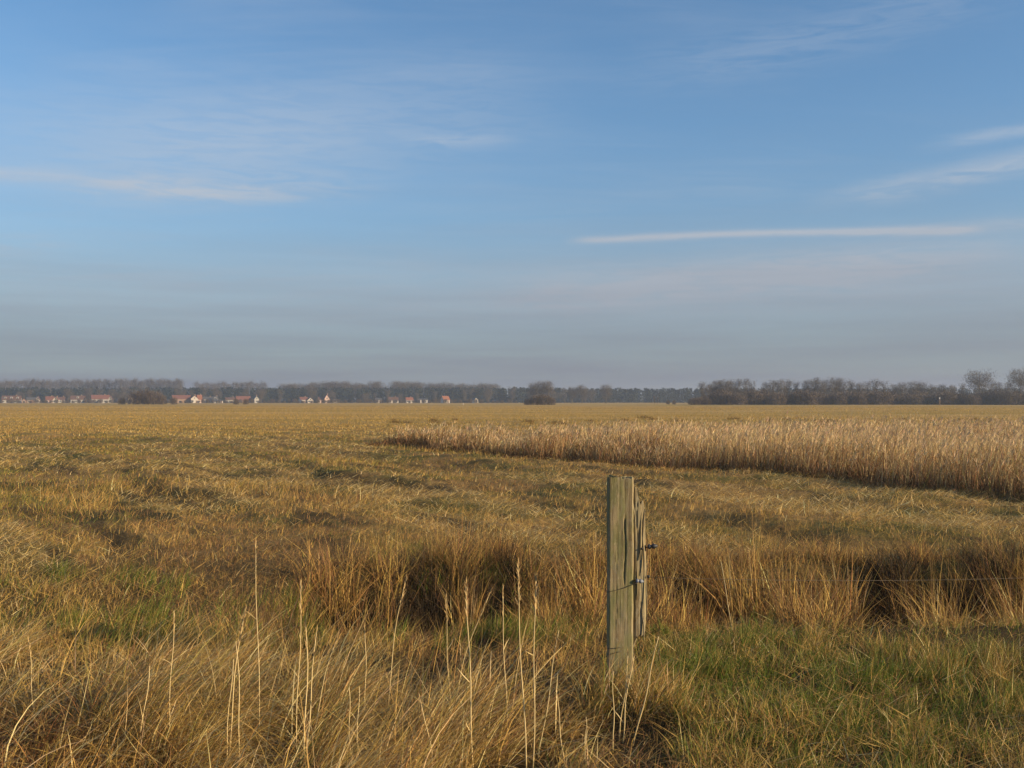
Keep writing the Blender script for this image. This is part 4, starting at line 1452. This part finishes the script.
def build_village():
    H = 'village_house'
    house(H, 1, 18, 399.2, 394.8, WALLG, ROOFB, 'long farmhouse at the far left with three white dormers', dormers=3, windows=5)
    house(H, 20.5, 24.5, 400.2, 398.0, WALLB, ROOFR, 'tiny brick outhouse between the dormered farmhouse and the dark barn', gable=True, windows=1, chimney=False, d=780)
    house('barn', 25.5, 35, 399.5, 396.8, WALLB, ROOFD, 'dark low barn right of the dormered farmhouse', windows=3, chimney=False)
    house(H, 35.6, 38.6, 398.6, 395.6, WALLW, ROOFB, 'narrow white gable beside the dark barn', gable=True, windows=1, chimney=False, d=790)
    house(H, 44.5, 52, 399.6, 395.6, WALLP, ROOFR, 'red roofed house left of the bright white gables', windows=3)
    house(H, 52.2, 57, 398.8, 396.2, WALLW, ROOFR, 'bright white double house right against the red roof', gable=True, windows=2, d=790)
    house(H, 57.6, 63, 399.4, 396.2, WALLG, ROOFB, 'grey house with brown roof right of the white double house', windows=2, d=810)
    house(H, 70, 83, 398.8, 394.8, WALLG, ROOFB, 'long faded red roofed house with one white dormer', dormers=1, windows=4)
    house(H, 90, 107, 398.4, 394.0, WALLG, ROOFR, 'longest red roof in the middle of the left village', windows=5)
    house(H, 108, 111.4, 398.6, 395.2, WALLW, ROOFB, 'slim white gable right of the longest red roof', gable=True, windows=1, chimney=False, d=790)
    house(H, 126.8, 131, 398.6, 395.4, WALLW, ROOFB, 'small white gable at the left of the village thicket', gable=True, windows=1, chimney=False, d=790)
    house(H, 171, 188.5, 398.2, 394.2, WALLB, ROOFR, 'long red roofed barn half behind the village thicket', windows=4, chimney=False)
    house(H, 188.8, 195.8, 398.2, 394.6, WALLW, ROOFO, 'white gabled house with orange roof by the end of the long red roof', gable=True, windows=2)
    house(H, 196.2, 200.4, 398.8, 394.0, WALLP, ROOFO, 'small orange roofed house stuck to the white gabled one', windows=1, d=810)
    house(H, 202, 211.5, 398.6, 396.2, WALLG, ROOFD, 'grey house with dark roof and white windows above the white sheds', windows=4, d=815)
    house(H, 212.4, 216.6, 399.4, 395.6, WALLG, ROOFD, 'dark roofed house with a white dormer above the white sheds', dormers=1, windows=2, d=810)
    house('white_shed', 211.6, 216.2, 400.6, 399.6, WALLW, ROOFD, 'left one of the two long low white sheds at the field edge', windows=2, chimney=False, d=760)
    house('white_shed', 216.9, 221.6, 400.6, 399.6, WALLW, ROOFD, 'right one of the two long low white sheds at the field edge', windows=2, chimney=False, d=760)
    house(H, 224.6, 234.6, 399.2, 396.8, WALLG, ROOFB, 'brown roofed house with white window frames left of the red barn', windows=4, d=810)
    house('barn', 235.2, 249, 399.6, 395.4, WALLB, ROOFR, 'red roofed barn behind low bushes', windows=2, chimney=False)
    house(H, 252.6, 257.4, 398.4, 395.0, WALLG, ROOFD, 'small grey gabled house right of the red barn', gable=True, windows=1)
    house(H, 298.8, 306.4, 399.2, 396.4, WALLW, ROOFR, 'bright white house standing apart right of the village', windows=3, d=790)
    house(H, 305.8, 311.6, 399.8, 396.8, WALLW, ROOFB, 'white gabled annexe joined to the bright white house', gable=True, windows=2, chimney=False, d=780)
    house(H, 317.6, 322.4, 399.4, 396.2, WALLP, ROOFB, 'faint pink house left of the red and white gable', windows=2, chimney=False)
    house(H, 323.2, 328.6, 398.4, 393.4, WALLP, ROOFR, 'pink gabled house with steep red roof', gable=True, windows=2)
    house('white_shed', 331.6, 336, 400.0, 398.8, WALLW, ROOFD, 'slim white shed right of the steep red roof', windows=1, chimney=False, d=800)
    house(H, 374.8, 380.6, 399.6, 397.6, WALLW, ROOFD, 'low white house alone before brown trees', windows=2, chimney=False)
    house(H, 388, 397.6, 399.8, 396.4, WALLW, ROOFB, 'white walled house under a wide brown roof', windows=3)
    house(H, 405.4, 412.2, 399.6, 396.8, WALLW, ROOFO, 'white house with orange roof and chimney left of the low white pair', windows=3)
    house(H, 418.6, 422.4, 399.4, 398.0, WALLW, ROOFD, 'left one of the two low white cottages', windows=1, chimney=False)
    house(H, 423.0, 427, 399.4, 398.0, WALLW, ROOFD, 'right one of the two low white cottages', windows=1, chimney=False)
    house(H, 441.6, 448.2, 399.4, 395.2, WALLW, ROOFO, 'white cottage with bright orange roof, last before the open field', windows=2, d=790, chimney=False)
    house('field_hut', 473.2, 477.2, 399.2, 397.0, WALLW, ROOFD, 'small pale hut under trees right of the orange roofed cottage', gable=True, windows=1, chimney=False, group=None)
    # marker stone in the field and the white mark on the thicket's edge
    d = 480
    for px, py0, py1, dd, nm, lab in ((463.0, 405.2, 403.4, 390, 'marker_post', 'small white marker post in the field below the cottages'), (939.6, 405.4, 397.6, 380, 'marker_post', 'pale pole with white top against the right thicket')):
        x = px_x(px, dd)
        zb = float(terrain(np.array([x]), np.array([dd]))[0]); zt = px_z(py1, dd)
        bm = bmesh.new()
        tube(bm, [(0, 0, -0.1), (0, 0, (zt - zb) * 0.6), (0, 0, zt - zb)], [0.16, 0.15, 0.14], 8)
        o = link(nm, mesh_from(bm, nm), WALLB if py0 - py1 > 4 else WALLW); o.location = (x, dd, zb)
        tag(o, lab, 'marker post')
        if py0 - py1 > 4:
            bm = bmesh.new(); box(bm, -0.2, 0.2, -0.15, 0.15, zt - zb - 0.5, zt - zb + 0.1)
            link('cap', mesh_from(bm, 'cap', False), FRAME, o)


build_village()

# ------------------------------------------------------------------ haze

def build_haze():
    bm = bmesh.new()
    box(bm, -2010, 2010, -2010, 2010, -2.0, 29.0)
    m, g, out = new_mat('haze')
    v = g.node('ShaderNodeVolumePrincipled')
    v.inputs['Color'].default_value = (0.60, 0.72, 0.92, 1)
    v.inputs['Density'].default_value = HAZE_DENSITY
    v.inputs['Anisotropy'].default_value = 0.35
    g.l.new(v.outputs[0], out.inputs['Volume'])
    o = link('haze', mesh_from(bm, 'haze', False), m)
    tag(o, 'thin grey winter haze lying over the whole plain', 'haze', kind='stuff')


HAZE_DENSITY = 0.00033
build_haze()
